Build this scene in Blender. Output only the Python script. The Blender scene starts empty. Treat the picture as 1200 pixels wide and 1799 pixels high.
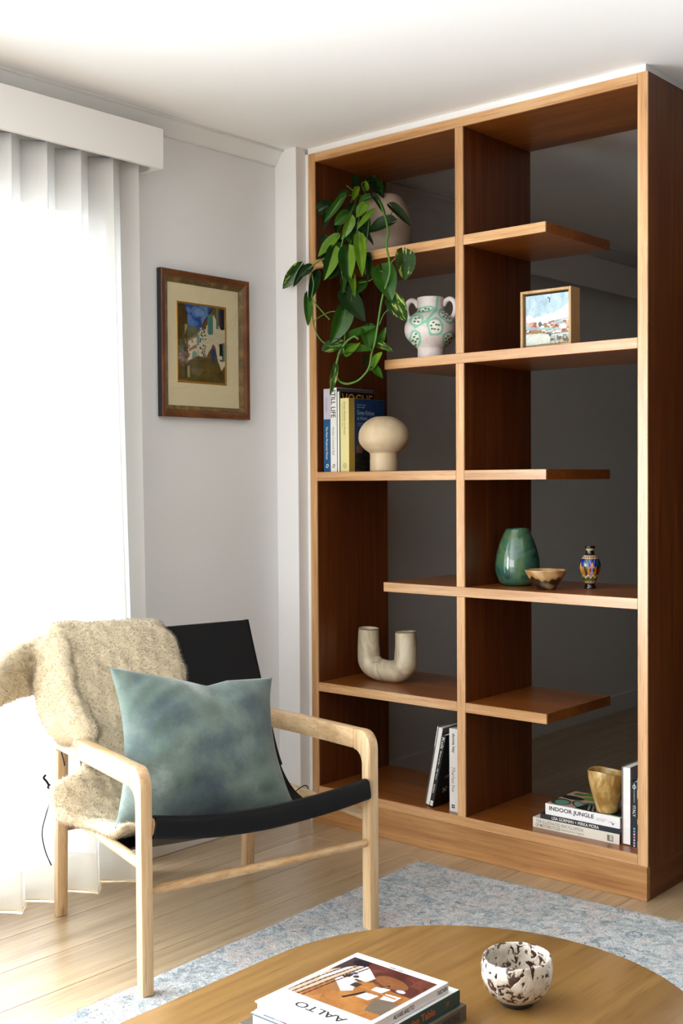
import bpy, bmesh, math, random
import numpy as np
from mathutils import Vector, Matrix, Euler

S = bpy.context.scene
COL = S.collection
random.seed(7)
RNG = np.random.default_rng(7)

# ------------------------------------------------------------------ camera
def camera():
    yaw, pitch, roll = 0.7118, -0.0261, -0.0068
    fw = Vector((-math.sin(yaw)*math.cos(pitch), math.cos(yaw)*math.cos(pitch), math.sin(pitch)))
    rt = Vector((math.cos(yaw), math.sin(yaw), 0)); up = rt.cross(fw)
    r2 = rt*math.cos(roll)+up*math.sin(roll); u2 = up*math.cos(roll)-rt*math.sin(roll)
    cd = bpy.data.cameras.new('camera'); co = bpy.data.objects.new('camera', cd); COL.objects.link(co)
    m = Matrix((r2, u2, -fw)).transposed().to_4x4(); m.translation = Vector((2.8665, -3.1537, 1.217))
    co.matrix_world = m
    cd.sensor_fit = 'VERTICAL'; cd.sensor_height = 36.0
    cd.lens = 2102.94/1799*36.0
    cd.clip_start = 0.05; cd.clip_end = 60
    cd.dof.use_dof = False
    S.camera = co
camera()

# ------------------------------------------------------------------ light
def world():
    w = bpy.data.worlds.new('overcast_sky'); S.world = w; w.use_nodes = True
    n = w.node_tree.nodes; bg = n['Background']
    bg.inputs[0].default_value = (0.82, 0.9, 1.0, 1); bg.inputs[1].default_value = 1.0
world()
def area(name, loc, rot, sx, sy, power, col):
    l = bpy.data.lights.new(name, 'AREA'); l.shape = 'RECTANGLE'; l.size = sx; l.size_y = sy
    l.energy = power; l.color = col
    o = bpy.data.objects.new(name, l); COL.objects.link(o); o.location = loc; o.rotation_euler = rot
    return o
# daylight of the overcast sky outside the glazed door on the left and the window behind the camera
area('door_daylight', (-0.62, -2.85, 1.15), (0, -math.pi/2, 0), 2.2, 4.3, 430, (0.88, 0.95, 1.0))
area('rear_window_daylight', (1.05, -5.40, 1.3), (math.pi/2, 0, 0), 2.2, 1.9, 60, (1.0, 0.97, 0.93))
S.view_settings.view_transform = 'Standard'; S.view_settings.look = 'None'
S.view_settings.gamma = 1.0; S.view_settings.exposure = 0.54
try: S.view_settings.use_curve_mapping = False
except Exception: pass
S.cycles.max_bounces = 10; S.cycles.diffuse_bounces = 6; S.cycles.transparent_max_bounces = 16
S.cycles.caustics_reflective = False; S.cycles.caustics_refractive = False
S.cycles.use_denoising = True

# ------------------------------------------------------------------ materials
MATS = {}
def srgb(h):
    h = h.lstrip('#'); c = [int(h[i:i+2], 16)/255 for i in (0, 2, 4)]
    return tuple((x/12.92 if x <= 0.04045 else ((x+0.055)/1.055)**2.4) for x in c)+(1.0,)
class NT:
    def __init__(self, name):
        self.m = bpy.data.materials.new(name); self.m.use_nodes = True
        self.t = self.m.node_tree; self.n = self.t.nodes
        self.b = self.n['Principled BSDF']; self.out = self.n['Material Output']
    def new(self, typ, **kw):
        x = self.n.new(typ)
        for k, v in kw.items(): setattr(x, k, v)
        return x
    def link(self, a, b): self.t.links.new(a, b)
    def coord(self, scale=(1, 1, 1), kind='Object', loc=(0, 0, 0)):
        c = self.new('ShaderNodeTexCoord'); mp = self.new('ShaderNodeMapping')
        mp.inputs['Scale'].default_value = scale; mp.inputs['Location'].default_value = loc
        self.link(c.outputs[kind], mp.inputs[0]); return mp.outputs[0]
    def noise(self, vec, scale, detail=4, rough=.55, dist=0):
        x = self.new('ShaderNodeTexNoise'); self.link(vec, x.inputs['Vector'])
        x.inputs['Scale'].default_value = scale; x.inputs['Detail'].default_value = detail
        x.inputs['Roughness'].default_value = rough; x.inputs['Distortion'].default_value = dist
        return x.outputs['Fac']
    def ramp(self, fac, stops, interp='LINEAR'):
        x = self.new('ShaderNodeValToRGB'); x.color_ramp.interpolation = interp
        e = x.color_ramp.elements
        while len(e) < len(stops): e.new(0.5)
        for i, (p, c) in enumerate(stops):
            e[i].position = p; e[i].color = srgb(c) if isinstance(c, str) else c
        self.link(fac, x.inputs[0]); return x.outputs[0]
    def mix(self, a, b, fac, mode='MIX'):
        x = self.new('ShaderNodeMix', data_type='RGBA', blend_type=mode)
        for s, v in ((x.inputs[6], a), (x.inputs[7], b)):
            if hasattr(v, 'is_output'): self.link(v, s)
            else: s.default_value = srgb(v) if isinstance(v, str) else v
        if hasattr(fac, 'is_output'): self.link(fac, x.inputs[0])
        else: x.inputs[0].default_value = fac
        return x.outputs[2]
    def bump(self, h, strength, dist=.001):
        x = self.new('ShaderNodeBump'); x.inputs['Strength'].default_value = strength
        x.inputs['Distance'].default_value = dist
        self.link(h, x.inputs['Height']); self.link(x.outputs[0], self.b.inputs['Normal'])
def simple(name, col, rough=.5, bump=0, bscale=200, spec=.5, vary=0, vscale=8, metal=0, coat=0, sheen=0):
    if name in MATS: return MATS[name]
    t = NT(name); c = srgb(col) if isinstance(col, str) else col
    v = t.coord()
    if vary:
        n = t.noise(v, vscale, 5)
        d = tuple(x*(1-vary) for x in c[:3])+(1,); l = tuple(min(1, x*(1+vary)) for x in c[:3])+(1,)
        t.link(t.ramp(n, [(.3, d), (.7, l)]), t.b.inputs['Base Color'])
    else: t.b.inputs['Base Color'].default_value = c
    t.b.inputs['Roughness'].default_value = rough; t.b.inputs['Metallic'].default_value = metal
    t.b.inputs['Specular IOR Level'].default_value = spec; t.b.inputs['Coat Weight'].default_value = coat
    if sheen: t.b.inputs['Sheen Weight'].default_value = sheen
    if bump: t.bump(t.noise(v, bscale, 3), bump)
    MATS[name] = t.m; return t.m
def vcol(name, rough=.5, bump=0, bscale=60, coat=0, spec=.5):
    if name in MATS: return MATS[name]
    t = NT(name); a = t.new('ShaderNodeAttribute', attribute_name='pigment')
    v = t.coord(); n = t.noise(v, 90, 3)
    t.link(t.mix(a.outputs['Color'], t.ramp(n, [(.2, '#d0d0d0'), (.75, '#ffffff')]), .5, 'MULTIPLY'), t.b.inputs['Base Color'])
    t.b.inputs['Roughness'].default_value = rough; t.b.inputs['Coat Weight'].default_value = coat
    t.b.inputs['Specular IOR Level'].default_value = spec
    if bump: t.bump(t.noise(v, bscale, 4), bump, .002)
    MATS[name] = t.m; return t.m
def wood(name, axis, dark, mid, light, rough=.42, fine=55, long=2.2, coat=.15, bump=.12, contrast=1.0):
    """straight-grained timber, grain running along the given object axis"""
    if name in MATS: return MATS[name]
    t = NT(name)
    sc = [fine]*3; sc['xyz'.index(axis)] = long
    oi = t.new('ShaderNodeObjectInfo'); c = t.new('ShaderNodeTexCoord')
    add = t.new('ShaderNodeVectorMath', operation='ADD')
    mul = t.new('ShaderNodeVectorMath', operation='SCALE'); mul.inputs[0].default_value = (3.1, 5.7, 4.3)
    t.link(oi.outputs['Random'], mul.inputs['Scale']); t.link(c.outputs['Object'], add.inputs[0]); t.link(mul.outputs[0], add.inputs[1])
    mp = t.new('ShaderNodeMapping'); mp.inputs['Scale'].default_value = sc; t.link(add.outputs[0], mp.inputs[0])
    v = mp.outputs[0]
    sc2 = [6.0]*3; sc2['xyz'.index(axis)] = .35
    mp2 = t.new('ShaderNodeMapping'); mp2.inputs['Scale'].default_value = sc2; t.link(add.outputs[0], mp2.inputs[0])
    g = t.noise(v, 1.0, 6, .62, .15); b = t.noise(mp2.outputs[0], 1.6, 3, .5, .6)
    w = .22*contrast
    base = t.ramp(g, [(.5-w, dark), (.5, mid), (.5+w, light)])
    tone = t.ramp(b, [(.25, '#c9c0b8'), (.75, '#ffffff')])
    sc3 = [260.0]*3; sc3['xyz'.index(axis)] = 9
    mp3 = t.new('ShaderNodeMapping'); mp3.inputs['Scale'].default_value = sc3; t.link(add.outputs[0], mp3.inputs[0])
    pores = t.ramp(t.noise(mp3.outputs[0], 1.0, 2), [(.28, '#a88f7c'), (.42, '#ffffff')])
    col = t.mix(t.mix(base, tone, .8, 'MULTIPLY'), pores, .55, 'MULTIPLY')
    t.link(col, t.b.inputs['Base Color'])
    t.b.inputs['Roughness'].default_value = rough; t.b.inputs['Coat Weight'].default_value = coat
    t.b.inputs['Coat Roughness'].default_value = .3
    t.bump(g, bump, .0008)
    MATS[name] = t.m; return t.m

# ------------------------------------------------------------------ object helpers
def link(o, parent=None):
    COL.objects.link(o)
    if parent is not None: o.parent = parent
    return o
def world_loc(o):
    p = Vector((0, 0, 0))
    while o is not None: p = p+o.location; o = o.parent
    return p
def thing(name, label, cat, loc=(0, 0, 0), group=None):
    o = bpy.data.objects.new(name, None); o.empty_display_size = .05
    o.location = loc; link(o); o['label'] = label; o['category'] = cat
    if group: o['group'] = group
    return o
def tag(o, label, cat, group=None):
    o['label'] = label; o['category'] = cat
    if group: o['group'] = group
    return o
def struct(o): o['kind'] = 'structure'; return o
def pyd(name, verts, faces, mat, parent=None, smooth=True, origin=None, cols=None, angle=None):
    """mesh object from world-space vertices; its origin is moved to `origin`"""
    V = np.asarray(verts, dtype=float).reshape(-1, 3)
    base = world_loc(parent) if parent is not None else Vector((0, 0, 0))
    org = Vector(origin) if origin is not None else (base if parent is not None else Vector((0, 0, 0)))
    me = bpy.data.meshes.new(name); me.from_pydata((V-np.array(org)).tolist(), [], [list(map(int, f)) for f in faces])
    me.materials.append(mat)
    if cols is not None:
        at = me.color_attributes.new('pigment', 'FLOAT_COLOR', 'POINT')
        c = np.ones((len(V), 4)); c[:, :3] = np.asarray(cols).reshape(-1, 3)
        at.data.foreach_set('color', c.ravel())
    if smooth:
        me.polygons.foreach_set('use_smooth', [True]*len(me.polygons))
        if angle: me.set_sharp_from_angle(angle=angle)
    me.validate(); me.update()
    o = bpy.data.objects.new(name, me); link(o, parent); o.location = org-base
    return o
def bm_obj(name, bm, mat, parent=None, smooth=True, origin=None, angle=.6):
    bmesh.ops.recalc_face_normals(bm, faces=bm.faces[:])
    bm.verts.index_update()
    V = [v.co[:] for v in bm.verts]; F = [[v.index for v in f.verts] for f in bm.faces]; bm.free()
    return pyd(name, V, F, mat, parent, smooth, origin, angle=angle)
def bm_box(bm, lo, hi, bev=0, seg=2, mtx=None):
    r = bmesh.ops.create_cube(bm, size=1); vs = r['verts']
    c = [(a+b)/2 for a, b in zip(lo, hi)]; s = [abs(b-a) for a, b in zip(lo, hi)]
    for v in vs: v.co = Vector([v.co[i]*s[i]+c[i] for i in range(3)])
    if bev:
        es = list({e for v in vs for e in v.link_edges})
        g = bmesh.ops.bevel(bm, geom=es, offset=bev, segments=seg, affect='EDGES', profile=.5)
        vs = list({v for f in g['faces'] for v in f.verts} | set(v for v in vs if v.is_valid))
    if mtx is not None:
        for v in vs: v.co = mtx @ v.co
    return vs
def box(name, lo, hi, mat, parent=None, bev=.0012, mtx=None, origin=None, seg=1):
    bm = bmesh.new(); bm_box(bm, lo, hi, bev, seg, mtx)
    if origin is None and parent is None: origin = [(a+b)/2 for a, b in zip(lo, hi)] if mtx is None else None
    return bm_obj(name, bm, mat, parent, True, origin, angle=.5)
def grid_faces(nu, nv, closed_u=False, closed_v=False):
    F = []
    for i in range(nu if closed_u else nu-1):
        for j in range(nv if closed_v else nv-1):
            F.append((i*nv+j, ((i+1) % nu)*nv+j, ((i+1) % nu)*nv+(j+1) % nv, i*nv+(j+1) % nv))
    return F
def catmull(P, n):
    """resample rows of P (k,d) to n points with a Catmull-Rom spline"""
    P = np.asarray(P, float); k = len(P); t = np.linspace(0, k-1, n); i = np.clip(t.astype(int), 0, k-2); f = (t-i)[:, None]
    p1 = P[i]; p2 = P[i+1]
    p0 = np.where((i > 0)[:, None], P[np.maximum(i-1, 0)], 2*p1-p2)
    p3 = np.where((i+2 < k)[:, None], P[np.minimum(i+2, k-1)], 2*p2-p1)
    return .5*((2*p1)+(-p0+p2)*f+(2*p0-5*p1+4*p2-p3)*f*f+(-p0+3*p1-3*p2+p3)*f**3)
def lathe_pts(profile, c, n=64, k=None, squash=(1, 1)):
    pr = np.asarray(profile, float)
    if k: pr = catmull(pr, k)
    a = np.linspace(0, 2*np.pi, n, endpoint=False)
    V = np.stack([c[0]+pr[:, 0, None]*np.cos(a)*squash[0], c[1]+pr[:, 0, None]*np.sin(a)*squash[1], np.broadcast_to(c[2]+pr[:, 1, None], (len(pr), n))], -1)
    return V
def lathe(name, profile, c, mat, parent=None, n=64, k=None, wob=None, cols=None, squash=(1, 1)):
    V = lathe_pts(profile, c, n, k, squash); m = V.shape[0]
    if wob is not None: V = wob(V)
    F = [(b, a, d, e) for a, b, e, d in [(f[0], f[1], f[2], f[3]) for f in grid_faces(m, n, False, True)]]
    F = [(f[0], f[3], f[2], f[1]) for f in grid_faces(m, n, False, True)]
    if cols is not None: cols = cols(V).reshape(-1, 3)
    return pyd(name, V.reshape(-1, 3), F, mat, parent, True, None if parent else c, cols)
def frames(P):
    P = np.asarray(P, float); T = np.gradient(P, axis=0); T /= np.linalg.norm(T, axis=1)[:, None]+1e-12
    N = np.zeros_like(P); a = np.array([0, 0, 1.]) if abs(T[0][2]) < .9 else np.array([1., 0, 0])
    n = a-T[0]*(a@T[0]); n /= np.linalg.norm(n)
    for i in range(len(P)):
        n = n-T[i]*(n@T[i]); n /= np.linalg.norm(n)+1e-12; N[i] = n
    return T, N, np.cross(T, N)
def tube_geo(P, r, n=10, ry=None, cap=True, power=2.0):
    P = np.asarray(P, float); T, N, B = frames(P)
    r = np.broadcast_to(np.asarray(r, float), (len(P),)); ry = r if ry is None else np.broadcast_to(np.asarray(ry, float), (len(P),))
    a = np.linspace(0, 2*np.pi, n, endpoint=False); ca, sa = np.cos(a), np.sin(a)
    ca = np.sign(ca)*abs(ca)**(2/power); sa = np.sign(sa)*abs(sa)**(2/power)
    V = P[:, None]+N[:, None]*(r[:, None]*ca)[..., None]+B[:, None]*(ry[:, None]*sa)[..., None]
    F = grid_faces(len(P), n, False, True)
    if cap: F = F+[tuple(range(n-1, -1, -1)), tuple(range((len(P)-1)*n, len(P)*n))]
    return V.reshape(-1, 3), F
def tube(name, P, r, mat, parent=None, n=10, ry=None, k=None, power=2.0, origin=None):
    if k: P = catmull(P, k)
    V, F = tube_geo(P, r, n, ry, True, power); return pyd(name, V, F, mat, parent, True, origin, angle=1.2)
def prism(name, poly, frame, lo, hi, mat, parent=None, bev=.003, seg=2):
    """2D outline extruded from lo to hi; frame = (origin, u, v, w)"""
    o, u, v, w = [Vector(x) for x in frame]; bm = bmesh.new()
    a = [bm.verts.new(o+u*p[0]+v*p[1]+w*lo) for p in poly]; b = [bm.verts.new(o+u*p[0]+v*p[1]+w*hi) for p in poly]
    bm.faces.new(a); bm.faces.new(b[::-1]); n = len(poly)
    for i in range(n): bm.faces.new((a[i], b[i], b[(i+1) % n], a[(i+1) % n]))
    if bev:
        bmesh.ops.recalc_face_normals(bm, faces=bm.faces[:])
        es = [e for e in bm.edges if len(e.link_faces) == 2 and e.calc_face_angle(0) > .5]
        bmesh.ops.bevel(bm, geom=es, offset=bev, segments=seg, affect='EDGES', profile=.5)
    return bm_obj(name, bm, mat, parent, True, None, angle=.7)
def lettering(name, txt, org, xd, yd, w, h, mat, parent, spacing=1.0, shear=0, bold=0, extr=.00012, lift=.0004):
    """writing fitted into a w x h box whose lower-left corner is org"""
    cu = bpy.data.curves.new('txt', 'FONT'); cu.body = txt; cu.size = 1; cu.resolution_u = 3
    cu.space_character = spacing; cu.shear = shear; cu.offset = bold
    ob = bpy.data.objects.new('txt', cu); COL.objects.link(ob)
    dg = bpy.context.evaluated_depsgraph_get(); me = bpy.data.meshes.new_from_object(ob.evaluated_get(dg))
    bpy.data.objects.remove(ob); bpy.data.curves.remove(cu)
    V = np.array([v.co[:] for v in me.vertices]); F = [p.vertices[:] for p in me.polygons]; bpy.data.meshes.remove(me)
    lo = V.min(0); sz = np.maximum(V.max(0)-lo, 1e-6)
    xd = np.array(xd, float); yd = np.array(yd, float); nd = np.cross(xd, yd)
    W = np.array(org, float)+((V[:, :1]-lo[0])/sz[0]*w)*xd+((V[:, 1:2]-lo[1])/sz[1]*h)*yd+nd*lift
    n = np.cross(W[F[0][1]]-W[F[0][0]], W[F[0][2]]-W[F[0][0]])
    if n@nd < 0: F = [f[::-1] for f in F]
    return pyd(name, W, F, mat, parent, False)

class Canvas:
    """little pixel painter; row 0 is the top"""
    def __init__(self, w, h, col):
        self.w, self.h = w, h; self.a = np.tile(np.array(srgb(col)[:3]), (h, w, 1)); self.y, self.x = np.mgrid[0:h, 0:w]
        self.x = (self.x+.5)/w; self.y = (self.y+.5)/h
    def put(self, mask, col, al=1.0): 
        c = np.array(srgb(col)[:3]); self.a[mask] = self.a[mask]*(1-al)+c*al
    def rect(self, x0, y0, x1, y1, col, al=1): self.put((self.x >= x0) & (self.x < x1) & (self.y >= y0) & (self.y < y1), col, al)
    def ell(self, cx, cy, rx, ry, col, ang=0, al=1):
        c, s = math.cos(ang), math.sin(ang); dx, dy = self.x-cx, self.y-cy
        self.put(((dx*c+dy*s)/rx)**2+((-dx*s+dy*c)/ry)**2 < 1, col, al)
    def poly(self, pts, col, al=1):
        ins = np.zeros(self.x.shape, bool); n = len(pts)
        for i in range(n):
            (x0, y0), (x1, y1) = pts[i], pts[(i+1) % n]
            if y0 == y1: continue
            c = ((y0 > self.y) != (y1 > self.y)) & (self.x < (x1-x0)*(self.y-y0)/(y1-y0)+x0); ins ^= c
        self.put(ins, col, al)
    def line(self, pts, wd, col, al=1):
        m = np.zeros(self.x.shape, bool); asp = self.h/self.w
        for (x0, y0), (x1, y1) in zip(pts[:-1], pts[1:]):
            dx, dy = x1-x0, (y1-y0)*asp; L = dx*dx+dy*dy+1e-12
            px, py = self.x-x0, (self.y-y0)*asp; t = np.clip((px*dx+py*dy)/L, 0, 1)
            m |= (px-t*dx)**2+(py-t*dy)**2 < (wd/2)**2
        self.put(m, col, al)
    def speckle(self, x0, y0, x1, y1, n, cols, r=(.01, .03), al=1, seed=1, flat=1.0):
        g = np.random.default_rng(seed)
        for i in range(n): self.ell(g.uniform(x0, x1), g.uniform(y0, y1), g.uniform(*r)*flat, g.uniform(*r)*self.w/self.h, cols[g.integers(len(cols))], g.uniform(-.4, .4), al)
    def grain(self, amt, seed=2): self.a *= 1+amt*(np.random.default_rng(seed).random((self.h, self.w, 1))-.5)
    def sheet(self, name, org, xd, yd, w, h, mat, parent, relief=0):
        """coloured sheet; org is the top-left corner, yd points down the picture"""
        i, j = np.mgrid[0:self.h, 0:self.w]; xd = np.array(xd, float); yd = np.array(yd, float)
        P = np.array(org, float)+xd*(j/(self.w-1)*w)[..., None]+yd*(i/(self.h-1)*h)[..., None]
        if relief:
            nd = np.cross(yd, xd); P = P+nd*((self.a.sum(-1)-1)*relief)[..., None]
        F = [(f[0], f[1], f[2], f[3]) for f in grid_faces(self.h, self.w)]
        return pyd(name, P.reshape(-1, 3), F, mat, parent, True, None, self.a.reshape(-1, 3))

# ------------------------------------------------------------------ materials of the place
WALL = simple('white_wall_paint', '#e2e2e2', .7, .05, 500)
CEIL = simple('white_ceiling_paint', '#f3f3f3', .8)
DIM = simple('darkened_unseen_wall', '#453c35', .6)  # dark tone added to the unseen far walls to hold back bounce light
TRIM = simple('white_trim_paint', '#e6e6e5', .5)
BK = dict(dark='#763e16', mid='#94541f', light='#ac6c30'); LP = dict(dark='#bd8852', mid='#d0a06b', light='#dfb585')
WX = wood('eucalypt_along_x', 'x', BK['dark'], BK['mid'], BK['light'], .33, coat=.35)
WZ = wood('eucalypt_shaded_z', 'z', '#522609', '#68340f', '#7d4518')  # uprights and plinth sides: shade on the side faces darkens the timber colour
WY = wood('eucalypt_shaded_y', 'y', '#522609', '#68340f', '#7d4518')
LX = wood('pale_lipping_x', 'x', LP['dark'], LP['mid'], LP['light'], .34, coat=.3, contrast=.8)
LZ = wood('pale_lipping_z', 'z', LP['dark'], LP['mid'], LP['light'], .34, coat=.3, contrast=.8)
FLOORW = wood('pale_oak_floor', 'y', '#ad9571', '#bba380', '#c8b190', .30, 70, 1.0, .4, .05, .7)

# ------------------------------------------------------------------ room shell
ZC = 2.392; WXL = -.12; XR = 4.4; YB = -5.2; YF = 4.6
def wall_with_hole(name, axis, pos, thick, a0, a1, h0, h1, z0, z1, mat):
    """wall slab in the plane axis=pos with one rectangular opening"""
    bm = bmesh.new()
    def bx(p0, p1, q0, q1):
        if p1-p0 < 1e-4 or q1-q0 < 1e-4: return
        lo, hi = ((min(pos, pos+thick), p0, q0), (max(pos, pos+thick), p1, q1)) if axis == 'x' else ((p0, min(pos, pos+thick), q0), (p1, max(pos, pos+thick), q1))
        bm_box(bm, lo, hi)
    bx(a0, h0, 0, ZC); bx(h1, a1, 0, ZC); bx(h0, h1, 0, z0); bx(h0, h1, z1, ZC)
    return struct(bm_obj(name, bm, mat, smooth=False))
DY0, DY1, DZ1 = -4.9, -.80, 2.03
wall_with_hole('wall_left', 'x', WXL, -.2, YB, YF, DY0, DY1, 0, DZ1, WALL)
RX0, RX1, RZ0, RZ1 = -.05, 2.2, .35, 2.25
wall_with_hole('wall_back', 'y', YB, -.1, WXL-.2, XR+.2, RX0, RX1, RZ0, RZ1, WALL)
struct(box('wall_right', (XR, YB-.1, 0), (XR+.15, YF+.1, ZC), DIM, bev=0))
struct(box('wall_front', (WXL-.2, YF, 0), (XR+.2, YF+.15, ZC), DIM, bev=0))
struct(box('wall_nib', (WXL, -.045, 0), (-.0165, .38, ZC), WALL, bev=.0015))
struct(box('ceiling', (WXL-.2, YB-.1, ZC), (XR+.2, YF+.15, ZC+.1), CEIL, bev=0))
struct(box('wall_partition', (1.62, .02, 0), (XR, .16, ZC), WALL, bev=0))  # unseen wall, added to darken the room behind; ceiling shade also suggests it
floor = struct(box('floor', (WXL-.2, YB-.1, -.12), (XR+.2, YF+.15, -.0142), simple('floor_bed', '#4a3a2a', .9), bev=0))
def planks():
    rng = np.random.default_rng(11); x = .11-.19*2; w = .19
    while x < XR:
        a, b = max(x, WXL), min(x+w, XR); y = YB-rng.uniform(0, 1.2)
        while y < YF:
            L = rng.uniform(1.5, 2.2); lo, hi = max(y, YB), min(y+L, YF)
            if hi-lo > .05 and b-a > .01:
                box('plank', (a+.0004, lo+.0004, -.0142), (b-.0004, hi-.0004, rng.uniform(-.0003, 0)), FLOORW, floor, .0011)
            y += L
        x += w
planks()
# cornices: splayed board between wall and ceiling
def cornice(name, y0, y1, x=WXL, zb=2.337, dx=.047):
    poly = [(0, 0), (.004, 0), (.012, .006), (dx-.008, ZC-zb-.010), (dx, ZC-zb-.008), (dx, ZC-zb), (0, ZC-zb)]
    return struct(prism(name, poly, ((x, 0, zb), (1, 0, 0), (0, 0, 1), (0, 1, 0)), y0, y1, TRIM, None, .001, 1))
cornice('trim_1', YB, -.045); cornice('trim_2', .38, YF)
struct(box('baseboard_left', (WXL, DY1+.02, 0), (WXL+.014, -.045, .09), TRIM, bev=.002))
struct(box('baseboard_back', (WXL, .38, 0), (WXL+.014, YF, .09), TRIM, bev=.002))
struct(box('baseboard_nib', (WXL+.014, -.059, 0), (-.0165, -.045, .09), TRIM, bev=.002))
# white packing strips closing the gaps around the bookcase
struct(box('trim_3', (-.006, .006, 2.3702), (1.2905, .03, ZC), TRIM, bev=.0005))
struct(box('trim_4', (1.2705, .03, 2.3702), (1.2905, .40, ZC), TRIM, bev=.0005))
struct(box('trim_5', (-.0165, .005, 0), (-.0004, .03, 2.372), TRIM, bev=.0005))

# glazed door behind the sheer curtain
FR = simple('white_window_enamel', '#d8d8d6', .35)
def glass_mat():
    t = NT('clear_pane'); t.n.remove(t.b)
    tr = t.new('ShaderNodeBsdfTransparent'); gl = t.new('ShaderNodeBsdfGlossy'); gl.inputs['Roughness'].default_value = .02
    lw = t.new('ShaderNodeLayerWeight'); pw = t.new('ShaderNodeMath', operation='POWER'); pw.inputs[1].default_value = 5; t.link(lw.outputs['Facing'], pw.inputs[0])
    f = t.new('ShaderNodeMath', operation='MULTIPLY_ADD'); t.link(pw.outputs[0], f.inputs[0]); f.inputs[1].default_value = .9; f.inputs[2].default_value = .03; mx = t.new('ShaderNodeMixShader')
    t.link(f.outputs[0], mx.inputs[0]); t.link(tr.outputs[0], mx.inputs[1]); t.link(gl.outputs[0], mx.inputs[2])
    t.link(mx.outputs[0], t.out.inputs[0]); return t.m
GLASS = glass_mat()
def frame_obj(name, axis, pos, dep, a0, a1, z0, z1, bars, wd):
    bm = bmesh.new()
    def bx(p0, p1, q0, q1):
        lo, hi = ((pos, p0, q0), (pos+dep, p1, q1)) if axis == 'x' else ((p0, pos, q0), (p1, pos+dep, q1))
        bm_box(bm, lo, hi)
    bx(a0, a1, z1-wd, z1); bx(a0, a1, z0, z0+wd); bx(a0, a0+wd, z0+wd, z1-wd); bx(a1-wd, a1, z0+wd, z1-wd)
    for b in bars: bx(b-wd/2, b+wd/2, z0+wd, z1-wd)
    o = struct(bm_obj(name, bm, FR, smooth=False)); return o
w1 = frame_obj('window_1', 'x', -.235, .06, DY0, DY1, 0, DZ1, (-2.17, -3.54), .06)
box('pane', (-.208, DY0+.06, .06), (-.202, DY1-.06, DZ1-.06), GLASS, w1, 0)
w2 = frame_obj('window_2', 'y', YB-.07, .05, RX0, RX1, RZ0, RZ1, (1.25,), .06)
box('pane', (RX0+.06, YB-.05, RZ0+.06), (RX1-.06, YB-.044, RZ1-.06), GLASS, w2, 0)

# pelmets
PELM = simple('pelmet_paint', '#e4e2df', .55, .03, 400)
def pelmet(label, y0, y1, z0, z1, xf):
    t = thing('curtain_pelmet', label, 'pelmet', (WXL, y1, z0))
    box('face_board', (xf-.016, y0, z0), (xf, y1, z1), PELM, t, .0012)
    box('end_board', (WXL+.0005, y1-.018, z0), (xf-.0164, y1-.0003, z1), PELM, t, .001)
    box('top_board', (WXL+.0005, y0, z1-.016), (xf-.0164, y1-.0184, z1), PELM, t, .001)
    return t
pel = pelmet('long white painted pelmet box above the sheer curtain', -3.7, -.650, 2.198, 2.3225, -.0196)
box('curtain_track', (-.078, -3.6, 2.268), (-.062, -.69, 2.29), simple('track_white', '#d9d6d0', .4), pel, .001)
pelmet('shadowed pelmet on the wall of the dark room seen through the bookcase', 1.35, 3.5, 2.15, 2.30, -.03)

# sheer curtain: one long wave-folded cloth with a doubled hem
def sheer(name, alpha, col):
    t = NT(name); t.n.remove(t.b)
    v = t.coord((1, 1, 1)); 
    c1 = t.noise(t.coord((1, 60, 900)), 1, 2); c2 = t.noise(t.coord((1, 900, 40)), 1, 2)
    m = t.new('ShaderNodeMath', operation='ADD'); t.link(c1, m.inputs[0]); t.link(c2, m.inputs[1])
    r = t.ramp(m.outputs[0], [(.0, (alpha*.55,)*3+(1,)), (1.0, (min(1, alpha*1.45),)*3+(1,))])
    tr = t.new('ShaderNodeBsdfTransparent'); tl = t.new('ShaderNodeBsdfTranslucent'); df = t.new('ShaderNodeBsdfDiffuse')
    df.inputs[0].default_value = srgb(col); tl.inputs[0].default_value = tuple(x*.30 for x in srgb(col)[:3])+(1,)
    m1 = t.new('ShaderNodeMixShader'); m1.inputs[0].default_value = .5; t.link(tl.outputs[0], m1.inputs[1]); t.link(df.outputs[0], m1.inputs[2])
    m2 = t.new('ShaderNodeMixShader'); t.link(r, m2.inputs[0]); t.link(m1.outputs[0], m2.inputs[1]); t.link(tr.outputs[0], m2.inputs[2])
    t.link(m2.outputs[0], t.out.inputs[0]); return t.m
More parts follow.
